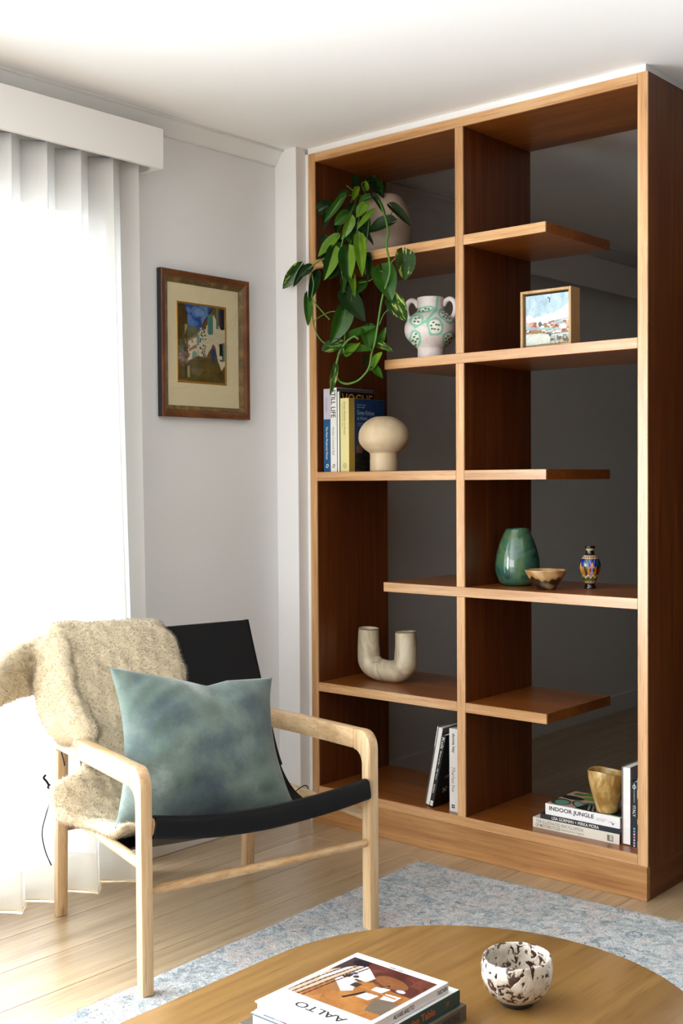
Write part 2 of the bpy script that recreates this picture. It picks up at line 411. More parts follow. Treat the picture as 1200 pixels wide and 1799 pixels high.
def curtain():
    t = thing('sheer_curtain', 'floor-length sheer white linen curtain in soft wave folds beside the framed picture', 'curtain', (-.06, -.74, 0))
    y0, y1 = -1.75, -.735; n = 420; u = np.linspace(0, 1, n)
    def row(z):
        f = (2.215-z)/2.21; yy = y0+(y1-y0)*u
        ph = 2*np.pi*(yy-y1)/.119+.4+.9*f*np.sin(yy*3.1)
        amp = .027+.012*f+.014*f*np.sin(yy*9+1)**2
        x = -.062+.062*f**1.6*(.55+.45*np.sin(yy*7+.3))*np.clip((yy+1.8)/.3, 0, 1)+amp*np.sin(ph)
        y = yy+.011*np.sin(2*ph+.5)*(1-.2*f)-.02*f*np.sin(yy*5)*np.clip((y1-yy)/.2, 0, 1)-.045*(f**1.2)*np.clip(1-(y1-yy)/.25, 0, 1)*0
        return np.stack([x, y, np.full(n, z)], -1)
    hem = .115
    zs = np.r_[np.linspace(2.262, 2.2, 4)[:-1], np.linspace(2.2, hem, 40)]
    V = np.stack([row(z) for z in zs]); m = sheer('sheer_linen', .065, '#f4f1ec')
    pyd('drape', V.reshape(-1, 3), grid_faces(len(zs), n), m, t)
    zs = np.linspace(hem+.0015, .006, 6); V = np.stack([row(z) for z in zs])
    pyd('hem', V.reshape(-1, 3), grid_faces(len(zs), n), sheer('sheer_linen_doubled', .025, '#ece6da'), t)
    V = row(.006); tube('hem_cord', V[::2], .0022, simple('hem_thread', '#e8d9b8', .8), t, n=5)
    hd = np.stack([row(2.262), row(2.215)]); hd[..., 0] += .0015
    pyd('heading_tape', hd.reshape(-1, 3), grid_faces(2, n), sheer('heading_weave', .03, '#e9e4d8'), t)
curtain()

# ------------------------------------------------------------------ bookcase
bc = thing('bookcase', 'tall open-backed timber bookcase with staggered shelves reaching the ceiling', 'bookcase', (.65, .2, 0))
W, T, D, XC, HT, ZB = 1.299, .0314, .402, .6487, 2.37, .0993
LF, RG = XC-T/2, XC+T/2
S1, S2, S3, S4, S5, S6 = 1.9955, 1.6212, 1.248, .8728, .5015, ZB+T
def board(name, lo, hi, mat, lip):
    """veneered board with a solid lipping glued along its front edge"""
    o = box(name, (lo[0], lo[1]+.0062, lo[2]), hi, mat, bc, .0006)
    box('front_lipping', lo, (hi[0], lo[1]+.006, hi[2]), lip, o, .0009)
    return o
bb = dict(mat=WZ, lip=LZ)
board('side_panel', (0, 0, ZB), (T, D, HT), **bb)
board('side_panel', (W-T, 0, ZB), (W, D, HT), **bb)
e = .0003; bb = dict(mat=WX, lip=LX)
board('top_board', (T+e, 0, HT-T), (W-T-e, D, HT), **bb)
board('bottom_board', (T+e, 0, ZB), (W-T-e, D, S6), **bb)
g = .0003
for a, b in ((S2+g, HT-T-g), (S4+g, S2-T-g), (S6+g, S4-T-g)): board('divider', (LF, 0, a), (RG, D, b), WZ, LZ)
XE = .9657
for x0, x1, z in ((T+e, LF-e, S1), (RG+e, XE, S1), (.341, W-T-e, S2), (T+e, LF-e, S3), (RG+e, XE, S3), (.3315, W-T-e, S4), (T+e, LF-e, S5), (RG+e, XE, S5)):
    board('shelf', (x0, 0, z-T), (x1, D, z), **bb)
box('plinth_front', (.0, -.002, 0), (W-.0015, .018, ZB-.0004), wood('plinth_oak', 'x', '#a06c38', '#b5824c', '#c6965f', .4, contrast=.8), bc, .0009)
box('plinth_side', (W-.02, .0184, 0), (W-.0015, D, ZB-.0004), WY, bc, .0009)
box('plinth_side', (.0, .0184, 0), (.018, D, ZB-.0004), WY, bc, .0009)
lathe('screw_cap', [(0, .0012), (.005, .001), (.006, 0), (0, 0)], (.235, .055, S6), simple('cap_beige', '#c9a988', .5), bc, 14)

# ------------------------------------------------------------------ rug
def rug_mat():
    t = NT('faded_rug_pile'); v = t.coord()
    big = t.noise(v, 9, 6, .65, 1.2); mid = t.noise(t.coord(loc=(3, 1, 0)), 21, 5, .7, 1.6); fine = t.noise(v, 260, 2)
    base = t.ramp(mid, [(.36, '#84939a'), (.46, '#aeb6b9'), (.54, '#c9cccb'), (.64, '#d8d9d7')])
    pink = t.ramp(big, [(.50, (0, 0, 0, 1)), (.60, (.62, .62, .62, 1))])
    c = t.mix(base, '#d6c3ba', pink)
    dk = t.ramp(t.noise(t.coord(loc=(9, 2, 0)), 34, 4, .7, 2), [(.36, (1, 1, 1, 1)), (.44, (0, 0, 0, 1))])
    c = t.mix(c, '#667983', dk)
    # border bands in the weave, square to the edges
    c = t.mix(c, t.ramp(fine, [(.3, '#8a8a8a'), (.7, '#ffffff')]), .75, 'MULTIPLY')
    t.link(c, t.b.inputs['Base Color']); t.b.inputs['Roughness'].default_value = .95; t.b.inputs['Sheen Weight'].default_value = .25
    t.b.inputs['Specular IOR Level'].default_value = .1
    t.bump(fine, .7, .003); return t.m
def rug():
    a, b, c = np.array([.578, -.137]), np.array([3.3, -.03]), np.array([.672, -2.75])
    d = b+c-a; n1, n2 = 260, 260; u, v = np.meshgrid(np.linspace(0, 1, n1), np.linspace(0, 1, n2), indexing='ij')
    P = a+(b-a)*u[..., None]+(c-a)*v[..., None]+0*d
    g = np.random.default_rng(4); z = .0085+.0012*g.random(u.shape)
    edge = (u == 0) | (u == 1) | (v == 0) | (v == 1)
    P = P+edge[..., None]*g.normal(0, .0018, P.shape); z = np.where(edge, .004, z)
    V = np.concatenate([P, z[..., None]], -1).reshape(-1, 3); F = grid_faces(n1, n2)
    F = [f[::-1] for f in F]
    # rim down to the floor
    idx = np.arange(n1*n2).reshape(n1, n2); loop = np.r_[idx[:, 0], idx[-1, 1:], idx[-2::-1, -1], idx[0, -2:0:-1]]
    k = len(V); low = V[loop].copy(); low[:, 2] = 0; V = np.r_[V, low]; m = len(loop)
    F += [(loop[i], loop[(i+1) % m], k+(i+1) % m, k+i) for i in range(m)]
    t = thing('rug', 'faded blue-grey and pink patterned rug under the coffee table', 'rug', (1.9, -1.4, 0))
    M = rug_mat(); pyd('woven_field', V, F, M, t)
    # loose pile along the visible edges
    B = []; 
    for p, q, n in ((a, b, 1500), (a, c, 1500)):
        s = g.random(n)**1.3; pts = p+(q-p)*s[:, None]; dr = np.array([(q-p)[1], -(q-p)[0]]); dr /= np.linalg.norm(dr)
        if dr@(d-a) > 0: dr = -dr
        for w, x in zip(pts, s):
            L = g.uniform(.002, .006); o = w-dr*g.uniform(0, .006); tip = o+dr*L*1.5+g.normal(0, .002, 2); sd = (q-p)/np.linalg.norm(q-p)*.0008
            B.append([(o[0]-sd[0], o[1]-sd[1], .007), (o[0]+sd[0], o[1]+sd[1], .007), (tip[0], tip[1], .004+g.uniform(0, .006))])
    B = np.array(B).reshape(-1, 3); o = pyd('edge_pile', B, np.arange(len(B)).reshape(-1, 3), M, t); o['kind'] = 'stuff'
rug()

# ------------------------------------------------------------------ coffee table (racetrack top on two slab legs)
TZ = .31
def table():
    t = thing('coffee_table', 'low oak coffee table with rounded racetrack top on the rug', 'table', (1.7, -1.95, .0105))
    M = wood('oak_table', 'y', '#8c6735', '#95703c', '#9e7944', .3, 60, 1.6, .4, .03, .8)
    cx, r, ya, yb = 1.705, .423, -1.518, -2.45; poly = []
    for k in range(49): a = math.pi*k/48; poly.append((cx+r*math.cos(a), ya+r*math.sin(a)))
    for k in range(49): a = math.pi+math.pi*k/48; poly.append((cx+r*math.cos(a), yb+r*math.sin(a)))
    prism('table_top', poly, ((0, 0, TZ-.028), (1, 0, 0), (0, 1, 0), (0, 0, 1)), 0, .028, M, t, .003, 2)
    for yy in (-1.6, -2.37):
        poly2 = [(cx+.2*math.cos(a)*(1 if True else 1), yy+.05*math.sin(a)) for a in np.linspace(0, 2*math.pi, 32, endpoint=False)]
        prism('leg', poly2, ((0, 0, .0105), (1, 0, 0), (0, 1, 0), (0, 0, 1)), 0, TZ-.0285-.0105, M, t, .002, 1)
table()

# ------------------------------------------------------------------ armchair
CA, CB = np.array([.6876, -1.3468]), np.array([.8343, -.688]); CC, CD = np.array([.0691, -1.1415]), np.array([.2041, -.5354])
BK3 = np.array([-.96132, .27542]); RT3 = np.array([.27542, .96132])
CHM = wood('ash_chair_x', 'x', '#c7a376', '#d6b68b', '#e1c6a0', .4, 60, 2.5, .2, .06, .7)
CHZ = wood('ash_chair_z', 'z', '#c7a376', '#d6b68b', '#e1c6a0', .4, 60, 2.5, .2, .06, .7)
LEA = simple('black_leather', '#070708', .5, .25, 350, .22)
chair = thing('armchair', 'low ash-framed sling armchair in black leather by the curtain', 'chair', (.45, -.93, 0))
def CP(s, al, z, off=0):
    p = CA+(CB-CA)*s+BK3*al; return np.array([p[0], p[1], z])
def side_frame(P, Q):
    r = (Q-P)/np.linalg.norm(Q-P); n = np.array([-r[1], r[0]]); f = ((P[0], P[1], 0), (r[0], r[1], 0), (0, 0, 1), (n[0], n[1], 0))
    arc = lambda cx, cz, R, a0, a1, k=7: [(cx+R*math.cos(a), cz+R*math.sin(a)) for a in np.linspace(a0, a1, k)]
    h = .015; zt = .546; za = .490
    leg = [(-.0185, .0105)]+[(-.0185, zt-.045)]+arc(.0265, zt-.045, .045, math.pi, math.pi/2)[1:]+[(.056, zt-.0012), (.056, za+.001)]+arc(.052, za-.034, .033, math.pi/2, math.pi)+[(.0185, .40), (.0185, .0105)]
    prism('front_leg', leg, f, -h, h, CHZ, chair, .004, 2)
    arm = [(.0564, zt-.0012), (.36, zt-.009), (.628, zt-.020), (.634, zt-.028), (.634, za-.016), (.36, za-.006), (.0564, za+.001)]
    prism('armrest', arm, f, -h, h, CHM, chair, .004, 2)
    leg = [(.6, za-.0165), (.634, za-.0165), (.658, .0), (.625, .0)]
    prism('rear_leg', leg, f, -h, h, CHZ, chair, .003, 2)
    V = [np.array([P[0]+r[0]*a, P[1]+r[1]*a, z]) for a, z in ((.012, .314), (.2, .312), (.4, .311), (.618, .310))]
    tube('side_stretcher', V, .0135, CHM, chair, 12, k=9)
side_frame(CA, CC); side_frame(CB, CD)
def rod(name, a, b, r, mat, taper=.75):
    a = np.array(a); b = np.array(b); k = 9; t = np.linspace(0, 1, k)[:, None]
    rr = r*(taper+(1-taper)*np.clip(np.minimum(t[:, 0], 1-t[:, 0])*6, 0, 1)); return tube(name, a+(b-a)*t, rr, mat, chair, 14)
uu = (CB-CA)/np.linalg.norm(CB-CA); vv = (CD-CC)/np.linalg.norm(CD-CC)
CHY = wood('ash_chair_y', 'y', '#b98e5c', '#c9a273', '#d6b588', .4, 60, 2.5, .2, .06, .7)
rod('front_stretcher', [*(CA+uu*.013), .252], [*(CB-uu*.013), .246], .0115, CHY, .9)
rod('rear_stretcher', [*(CC+vv*.013+BK3*-.005), .244], [*(CD-vv*.013), .244], .0115, CHY, .9)
# back posts inside the leather, standing on the side stretchers
PROF = np.array([(.603, .788), (.572, .712), (.535, .627), (.484, .514), (.438, .412), (.395, .355), (.335, .315), (.25, .297), (.15, .308), (.06, .352), (.0, .392)])
PROFS = catmull(PROF, 60)
def taper_s(al): return .5*0+.022*al   # the frames close in towards the back
def sling_pt(s, k, off=0.0):
    al, z = PROFS[k]; dn = PROFS[min(k+1, 59)]-PROFS[max(k-1, 0)]; dn /= np.linalg.norm(dn); nx, nz = dn[1], -dn[0]
    f = k/59; sag = (.007+.003*min(1, max(0, (f-.25)/.3)))*4*s*(1-s)
    se = .034+.012*al+(s)*(1-2*(.034+.012*al)); se = .5+(se-.5)*(1-.06*al/.65)
    q = CP(se, al, z); n3 = np.array([BK3[0]*-nz*-1, BK3[1]*nz, 0])
    # push the sagging middle down and back
    q = q+np.array([BK3[0], BK3[1], 0])*(sag*max(0, 1-f*1.6)*.8)+np.array([0, 0, -1])*sag*min(1, f*1.5)
    return q
def sling():
    ns, nk = 25, 60
    V = np.array([[sling_pt(s, k) for s in np.linspace(0, 1, ns)] for k in range(nk)])
    N = np.zeros_like(V); du = np.gradient(V, axis=0); dv = np.gradient(V, axis=1); N = np.cross(dv, du); N /= np.linalg.norm(N, axis=2)[..., None]
    th = .004; A = V.reshape(-1, 3); B = (V-N*th).reshape(-1, 3); F = grid_faces(nk, ns); m = len(A)
    F2 = F+[tuple(i+m for i in f[::-1]) for f in F]; idx = np.arange(m).reshape(nk, ns)
    loop = np.r_[idx[:, 0], idx[-1, 1:], idx[-2::-1, -1], idx[0, -2:0:-1]]; L = len(loop)
    F2 += [(loop[i], loop[(i+1) % L], loop[(i+1) % L]+m, loop[i]+m) for i in range(L)]
    o = pyd('leather_sling', np.r_[A, B], F2, LEA, chair, True, None, angle=1.0)
    for s in (0.0, 1.0):
        P = np.array([sling_pt(s, k) for k in range(0, 28)]); P = P+np.array([BK3[0], BK3[1], 0])*.012
        tube('post_sleeve', P, .013, LEA, chair, 12, ry=.013)
    th_m = simple('grey_thread', '#3a3a3c', .8)
    for s in (.055, .945):
        VV = []; FF = []
        for k in range(1, 30):
            p = sling_pt(s, k)-N[k, int(s*24)]*-.0012; q = p+(sling_pt(s, k+1)-p)*.55
            v, f = tube_geo(np.linspace(p, q, 3), .0007, 4); FF += [tuple(i+len(VV)*len(v) for i in g) for g in f]; VV.append(v)
        st = pyd('stitching', np.concatenate(VV), FF, th_m, o); st['kind'] = 'stuff'
    # back rail under the folded top edge
    P = np.array([sling_pt(s, 0) for s in np.linspace(0, 1, 15)])+np.array([BK3[0], BK3[1], 0])*.006; P[:, 2] -= .006
    tube('top_fold', P, .009, LEA, chair, 10)
    # front: curved wooden rail in a stitched leather sleeve
    s = np.linspace(.028, .972, 40); P = np.array([CP(a, -.012, 0) for a in s]); P[:, 2] = .372-.0+.026*np.abs(2*s-1)**2.2+.012*(1-s)*np.abs(2*s-1); P[:, 2] += .0
    P = P-np.array([BK3[0], BK3[1], 0])*.012*np.cos(np.pi*(s-.5))[:, None]*0
    tube('front_sleeve', P, .028, LEA, chair, 20, ry=.0155, power=3.2)
    e = tube('front_rail', np.array([CP(a, -.008, P[0, 2] if a < .5 else P[-1, 2]) for a in (.020, .030)]), .022, CHY, chair, 12, ry=.012, power=3)
    for k in range(1):
        VV = []; FF = []
        for i in range(0, 39):
            for h in (0, .5):
                a = P[i]+(P[i+1]-P[i])*h; b = a+(P[i+1]-P[i])*.28; off = np.array([0, 0, .0272])-np.array([BK3[0], BK3[1], 0])*.004
                v, f = tube_geo(np.linspace(a+off, b+off, 3), .0007, 4); FF += [tuple(j+len(VV)*len(v) for j in g) for g in f]; VV.append(v)
        st = pyd('stitching', np.concatenate(VV), FF, th_m, bpy.data.objects[[c.name for c in chair.children if c.name.startswith('front_sleeve')][0]]); st['kind'] = 'stuff'
    # lacing behind the seat, tied ends hanging out at both sides
    k = 36; a = sling_pt(.99, k); o3 = np.array([RT3[0], RT3[1], 0])
    tube('lace', [a+o3*-.004, a+o3*.012+np.array([0, 0, .012]), a+o3*.034+np.array([0, 0, .019]), a+o3*.045+np.array([0, 0, .010]), a+o3*.036+np.array([0, 0, -.006]), a+o3*.010+np.array([0, 0, -.008]), a+o3*-.004+np.array([0, 0, -.004])], .0016, LEA, chair, 6, k=40)
    tube('lace', [CP(-.01, .60, .375), CP(-.005, .607, .36), CP(-.035, .61, .30), CP(-.05, .615, .25), CP(-.04, .612, .20), CP(-.015, .61, .155)], .0017, LEA, chair, 6, k=40)
    tube('lace', [CP(-.02, .51, .49), CP(-.018, .50, .475), CP(-.012, .5, .455)], .0017, LEA, chair, 6, k=10)
    for s0, z0 in ((-.04, .40), (-.022, .372)):
        tube('lace_knot', [CP(s0, .60, z0+.012), CP(s0-.006, .605, z0+.004), CP(s0+.004, .6, z0-.006), CP(s0+.012, .6, z0-.016)], .003, LEA, chair, 8, k=10)
sling()

# ------------------------------------------------------------------ cushion
def cushion():
    t = math.radians(25); w = np.array([BK3[0]*math.sin(t), BK3[1]*math.sin(t), math.cos(t)]); r = np.array([RT3[0], RT3[1], 0]); n = np.cross(r, w); n = n if n@np.array([1, -1, 0]) > 0 else -n
    O = np.array([*((CA+CB)/2+BK3*.19), .362]); q = dict(TL=(-.285, .392), TR=(.185, .316), BR=(.170, -.052), BL=(-.345, -.018))
    N = 61; a = np.linspace(-1, 1, N); A, B = np.meshgrid(a, a, indexing='ij')   # A across, B up
    u, v = (A+1)/2, (B+1)/2
    P = (np.outer(0*a, 0*a)[..., None]+np.array(q['BL'])*((1-u)*(1-v))[..., None]+np.array(q['BR'])*(u*(1-v))[..., None]+np.array(q['TR'])*(u*v)[..., None]+np.array(q['TL'])*((1-u)*v)[..., None])
    # sides pulled in between the corners, chopped dip in the top edge
    P[..., 0] += .034*(1-B**2)*np.clip(-A, 0, 1)**2-.036*(1-B**2)*np.clip(A, 0, 1)**2
    P[..., 1] -= .036*np.interp(u, [0, .3, .52, .57, .62, .70, .85, 1], [0, .50, .95, 1.0, .80, .48, .25, 0])*np.clip(v, 0, 1)**4
    e = np.clip((1-A**4)*(1-B**4), 0, 1); T = .085*e**.55*(.35+.65*(1-.5*A**2)*(1-.5*B**2))
    T = T*(1-.4*np.exp(-((A-.14)/.14)**2)*np.clip(v, 0, 1)**4)
    g = np.random.default_rng(5)
    wr = .003*np.sin(7*A+4*B+1.2*np.sin(3*B))+.0018*np.sin(15*B-6*A+1+np.sin(4*A))+.0055*np.sin(19*(A+B)+2*np.sin(4*A))*np.exp(-((A-1)**2+(B+1)**2)/.25)+.0055*np.sin(21*(A-B))*np.exp(-((A+1)**2+(B-1)**2)/.3)
    F_ = []; Vs = []
    for s, k in ((1, .95), (-1, .75)):
        Q = O+r*P[..., :1]+w*P[..., 1:]+n*((s*T*k+s*wr*e)[..., None]+.05)
        Vs.append(Q.reshape(-1, 3))
    F = grid_faces(N, N); m = N*N; F_ = F+[tuple(i+m for i in f[::-1]) for f in F]
    idx = np.arange(m).reshape(N, N); loop = np.r_[idx[:, 0], idx[-1, 1:], idx[-2::-1, -1], idx[0, -2:0:-1]]; L = len(loop)
    F_ += [(loop[i], loop[i]+m, loop[(i+1) % L]+m, loop[(i+1) % L]) for i in range(L)]
    nt = NT('dyed_linen'); vv = nt.coord()
    b1 = nt.noise(nt.coord(loc=(1.3, .4, 2.2)), 5.2, 5, .58, .15); b2 = nt.noise(nt.coord(loc=(4, 2, 1)), 8, 6, .65)
    c = nt.ramp(b1, [(.30, '#45525c'), (.44, '#5a6968'), (.54, '#6e7d76'), (.70, '#a2adab')])
    c = nt.mix(c, '#667a6a', nt.ramp(b2, [(.50, (0, 0, 0, 1)), (.72, (.75, .75, .75, 1))]))
    we = nt.noise(vv, 420, 2); c = nt.mix(c, nt.ramp(we, [(.3, '#c4c4c4'), (.7, '#ffffff')]), .5, 'MULTIPLY')
    nt.link(c, nt.b.inputs['Base Color']); nt.b.inputs['Roughness'].default_value = .85; nt.b.inputs['Sheen Weight'].default_value = .3
    nt.b.inputs['Specular IOR Level'].default_value = .15; nt.bump(we, .25, .0015)
    o = pyd('cushion', np.concatenate(Vs), F_, nt.m, None, True, origin=O)
    bm = bmesh.new(); bm.from_mesh(o.data); bmesh.ops.remove_doubles(bm, verts=bm.verts, dist=.0004); bmesh.ops.recalc_face_normals(bm, faces=bm.faces); bm.to_mesh(o.data); bm.free()
    tag(o, 'square blue-green watercolour-dyed cushion with a chopped top, leaning in the armchair', 'cushion')
cushion()

# ------------------------------------------------------------------ sheepskin
def sheepskin():
    def sheet(rows, nu, nv, th):
        R = np.array(rows, float); k = R.shape[0]
        U = np.stack([catmull(R[i], nv) for i in range(k)]); G = np.stack([catmull(U[:, j], nu) for j in range(nv)], 1)
        V = np.array([[CP(*G[i, j]) for j in range(nv)] for i in range(nu)])
        du = np.gradient(V, axis=0); dv = np.gradient(V, axis=1); N = np.cross(du, dv); N /= np.linalg.norm(N, axis=2)[..., None]+1e-9
        ei = np.minimum(np.arange(nu), nu-1-np.arange(nu))/4; ej = np.minimum(np.arange(nv), nv-1-np.arange(nv))/4
        tp = np.sqrt(np.clip(np.minimum.outer(ei, ej), .04, 1))[..., None]
        A = (V+N*th*tp).reshape(-1, 3); B = (V-N*th*tp).reshape(-1, 3); m = len(A); F = grid_faces(nu, nv)
        F2 = F+[tuple(i+m for i in f[::-1]) for f in F]; idx = np.arange(m).reshape(nu, nv)
        loop = np.r_[idx[:, 0], idx[-1, 1:], idx[-2::-1, -1], idx[0, -2:0:-1]]; L = len(loop)
        F2 += [(loop[i], loop[(i+1) % L], loop[(i+1) % L]+m, loop[i]+m) for i in range(L)]
        return np.r_[A, B], F2
    body = [[(0.012, 0.655, 0.745), (0.087, 0.655, 0.745), (0.164, 0.655, 0.745), (0.242, 0.655, 0.745), (0.322, 0.655, 0.745), (0.403, 0.655, 0.745), (0.485, 0.655, 0.745)],
            [(0.009, 0.642, 0.790), (0.092, 0.642, 0.790), (0.177, 0.642, 0.790), (0.263, 0.642, 0.790), (0.351, 0.642, 0.790), (0.441, 0.642, 0.790), (0.533, 0.642, 0.790)],
            [(-0.011, 0.612, 0.818), (0.072, 0.612, 0.813), (0.157, 0.612, 0.809), (0.244, 0.612, 0.804), (0.332, 0.612, 0.799), (0.422, 0.612, 0.795), (0.515, 0.612, 0.790)],
            [(-0.016, 0.578, 0.767), (0.073, 0.578, 0.766), (0.164, 0.578, 0.765), (0.257, 0.578, 0.765), (0.352, 0.578, 0.764), (0.449, 0.578, 0.763), (0.548, 0.578, 0.762)],
            [(-0.018, 0.540, 0.692), (0.074, 0.540, 0.690), (0.168, 0.540, 0.688), (0.264, 0.540, 0.687), (0.362, 0.540, 0.685), (0.463, 0.540, 0.683), (0.567, 0.540, 0.681)],
            [(-0.023, 0.500, 0.606), (0.067, 0.500, 0.604), (0.159, 0.500, 0.601), (0.253, 0.500, 0.598), (0.350, 0.500, 0.595), (0.448, 0.500, 0.592), (0.549, 0.500, 0.589)],
            [(-0.003, 0.452, 0.524), (0.078, 0.452, 0.520), (0.161, 0.452, 0.517), (0.246, 0.452, 0.513), (0.333, 0.452, 0.509), (0.422, 0.452, 0.506), (0.512, 0.452, 0.502)],
            [(0.001, 0.412, 0.468), (0.077, 0.412, 0.465), (0.155, 0.412, 0.461), (0.234, 0.412, 0.457), (0.315, 0.412, 0.453), (0.397, 0.412, 0.449), (0.481, 0.412, 0.444)],
            [(-0.134, 0.380, 0.438), (-0.042, 0.380, 0.433), (0.053, 0.380, 0.428), (0.150, 0.380, 0.423), (0.250, 0.380, 0.417), (0.352, 0.380, 0.411), (0.457, 0.380, 0.405)],
            [(-0.163, 0.345, 0.400), (-0.070, 0.345, 0.395), (0.025, 0.345, 0.389), (0.122, 0.345, 0.383), (0.222, 0.345, 0.377), (0.325, 0.345, 0.370), (0.430, 0.345, 0.364)],
            [(-0.142, 0.310, 0.372), (-0.056, 0.310, 0.366), (0.031, 0.310, 0.360), (0.121, 0.310, 0.354), (0.213, 0.310, 0.348), (0.307, 0.310, 0.342), (0.404, 0.310, 0.335)],
            [(-0.061, 0.270, 0.352), (0.008, 0.270, 0.348), (0.079, 0.270, 0.343), (0.150, 0.270, 0.338), (0.223, 0.270, 0.332), (0.298, 0.270, 0.327), (0.374, 0.270, 0.322)],
            [(-0.021, 0.200, 0.356), (0.023, 0.200, 0.352), (0.067, 0.200, 0.349), (0.111, 0.200, 0.346), (0.156, 0.200, 0.343), (0.202, 0.200, 0.340), (0.248, 0.200, 0.336)],
            [(-0.006, 0.130, 0.379), (0.022, 0.130, 0.377), (0.050, 0.130, 0.375), (0.078, 0.130, 0.373), (0.106, 0.130, 0.371), (0.134, 0.130, 0.369), (0.163, 0.130, 0.367)]]
    parts = [sheet(body, 70, 46, .016)]
    # hide edge folded forward over the arm
    fold = [[(-0.036, 0.640, 0.788), (-0.015, 0.610, 0.801), (0.024, 0.590, 0.802), (0.052, 0.575, 0.783)],
            [(-0.052, 0.630, 0.719), (-0.030, 0.585, 0.723), (0.007, 0.550, 0.725), (0.048, 0.535, 0.713)],
            [(-0.059, 0.620, 0.649), (-0.037, 0.560, 0.653), (0.006, 0.520, 0.651), (0.056, 0.510, 0.641)],
            [(-0.047, 0.590, 0.571), (-0.026, 0.530, 0.579), (0.026, 0.485, 0.588), (0.089, 0.475, 0.585)],
            [(-0.021, 0.550, 0.535), (0.010, 0.500, 0.538), (0.055, 0.460, 0.544), (0.106, 0.455, 0.553)],
            [(0.017, 0.540, 0.518), (0.041, 0.500, 0.521), (0.070, 0.465, 0.526), (0.101, 0.455, 0.532)]]
    parts.append(sheet(fold, 40, 24, .024))
    # hide leg hanging out behind the left of the back
    leg = [[(0.033, 0.63, 0.798), (0.036, 0.66, 0.733), (0.04, 0.67, 0.667), (0.051, 0.67, 0.61)], [(-0.041, 0.64, 0.788), (-0.034, 0.665, 0.729), (-0.03, 0.675, 0.671), (-0.029, 0.67, 0.621)], [(-0.117, 0.625, 0.776), (-0.112, 0.645, 0.726), (-0.111, 0.65, 0.669), (-0.11, 0.645, 0.625)], [(-0.199, 0.6, 0.75), (-0.192, 0.615, 0.707), (-0.191, 0.62, 0.66), (-0.194, 0.615, 0.619)], [(-0.279, 0.57, 0.718), (-0.276, 0.58, 0.685), (-0.274, 0.585, 0.646), (-0.277, 0.58, 0.608)]]
    parts.append(sheet(leg, 40, 24, .022))
    V = np.concatenate([p[0] for p in parts]); F = []; k = 0
    for p in parts: F += [tuple(i+k for i in f) for f in p[1]]; k += len(p[0])
    me = bpy.data.meshes.new('tmp'); me.from_pydata(V.tolist(), [], [list(map(int, f)) for f in F]); ob = bpy.data.objects.new('tmp', me); COL.objects.link(ob)
    md = ob.modifiers.new('r', 'REMESH'); md.mode = 'VOXEL'; md.voxel_size = .006
    ms = ob.modifiers.new('s', 'SMOOTH'); ms.factor = .5; ms.iterations = 6
    ev = ob.evaluated_get(bpy.context.evaluated_depsgraph_get()); m2 = bpy.data.meshes.new_from_object(ev)
    V = np.zeros(len(m2.vertices)*3); m2.vertices.foreach_get('co', V); V = V.reshape(-1, 3)
    F = [tuple(p.vertices) for p in m2.polygons]
    Nn = np.zeros(len(V)*3); m2.vertices.foreach_get('normal', Nn); Nn = Nn.reshape(-1, 3)
    bpy.data.objects.remove(ob); bpy.data.meshes.remove(me); bpy.data.meshes.remove(m2)
    t = thing('sheepskin', 'cream sheepskin throw draped over the left half of the armchair', 'sheepskin', tuple(CP(.25, .5, .6)))
    g = np.random.default_rng(9)
    lump = .0022*np.sin(V@np.array([41, 17, 29]))+.0018*np.sin(V@np.array([-63, 87, 57])+1)+.0012*np.sin(V@np.array([163, -77, 111])+2*np.sin(V@np.array([60, 90, 30])))+.0008*np.sin(V@np.array([-230, 190, 260])+2*np.sin(V@np.array([110, 40, -80])))
    V = V+Nn*lump[:, None]
    HM = simple('wool_hide', '#ddceb0', .95, .6, 120, .05, .06, 14, sheen=.4)
    pyd('hide', V, F, HM, t)
    # wool: tufts of fine blades standing on the hide, shaded with the hide's own normals
    tri = np.array([(f[0], f[1], f[2]) for f in F]+[(f[0], f[2], f[3]) for f in F if len(f) == 4])
    ar = np.linalg.norm(np.cross(V[tri[:, 1]]-V[tri[:, 0]], V[tri[:, 2]]-V[tri[:, 0]]), axis=1); n = 110000
    pick = g.choice(len(tri), n, p=ar/ar.sum()); w = g.dirichlet((1, 1, 1), n)
    P = (V[tri[pick]]*w[..., None]).sum(1); Nr = (Nn[tri[pick]]*w[..., None]).sum(1); Nr /= np.linalg.norm(Nr, axis=1)[:, None]
    # clumped lean
    fl = np.stack([np.sin(P@np.array([38, 11, 27])+2), np.sin(P@np.array([-19, 33, 22])), np.sin(P@np.array([14, -29, 35])+4)-.6], -1)
    fine = g.normal(0, .38, (n, 3)); d = Nr+.16*fl+fine; d /= np.linalg.norm(d, axis=1)[:, None]
    L = g.uniform(.005, .010, n)[:, None]; tg = np.cross(d, g.normal(0, 1, (n, 3))); tg /= np.linalg.norm(tg, axis=1)[:, None]
    wd = g.uniform(.00022, .0004, n)[:, None]
    A = P-tg*wd; B = P+tg*wd; mid = P+d*L*.6; C1 = mid+tg*wd*.7; C2 = mid-tg*wd*.7; tip = P+d*L+fl*L*.15
    VV = np.stack([A, B, C1, C2, tip], 1).reshape(-1, 3); k = np.arange(n)[:, None]*5
    FF = np.concatenate([k+np.array([[0, 1, 2]]), k+np.array([[0, 2, 3]]), k+np.array([[3, 2, 4]])])
    sh = g.uniform(.9, 1.04, n)[:, None, None]; c0 = np.array(srgb('#e3d6ba')[:3]); c1 = np.array(srgb('#fbf7ee')[:3])  # cream tips, whitened further to carry window light on the wool
    cc = np.stack([c0, c0, c0*.4+c1*.6, c0*.4+c1*.6, c1])[None]*sh
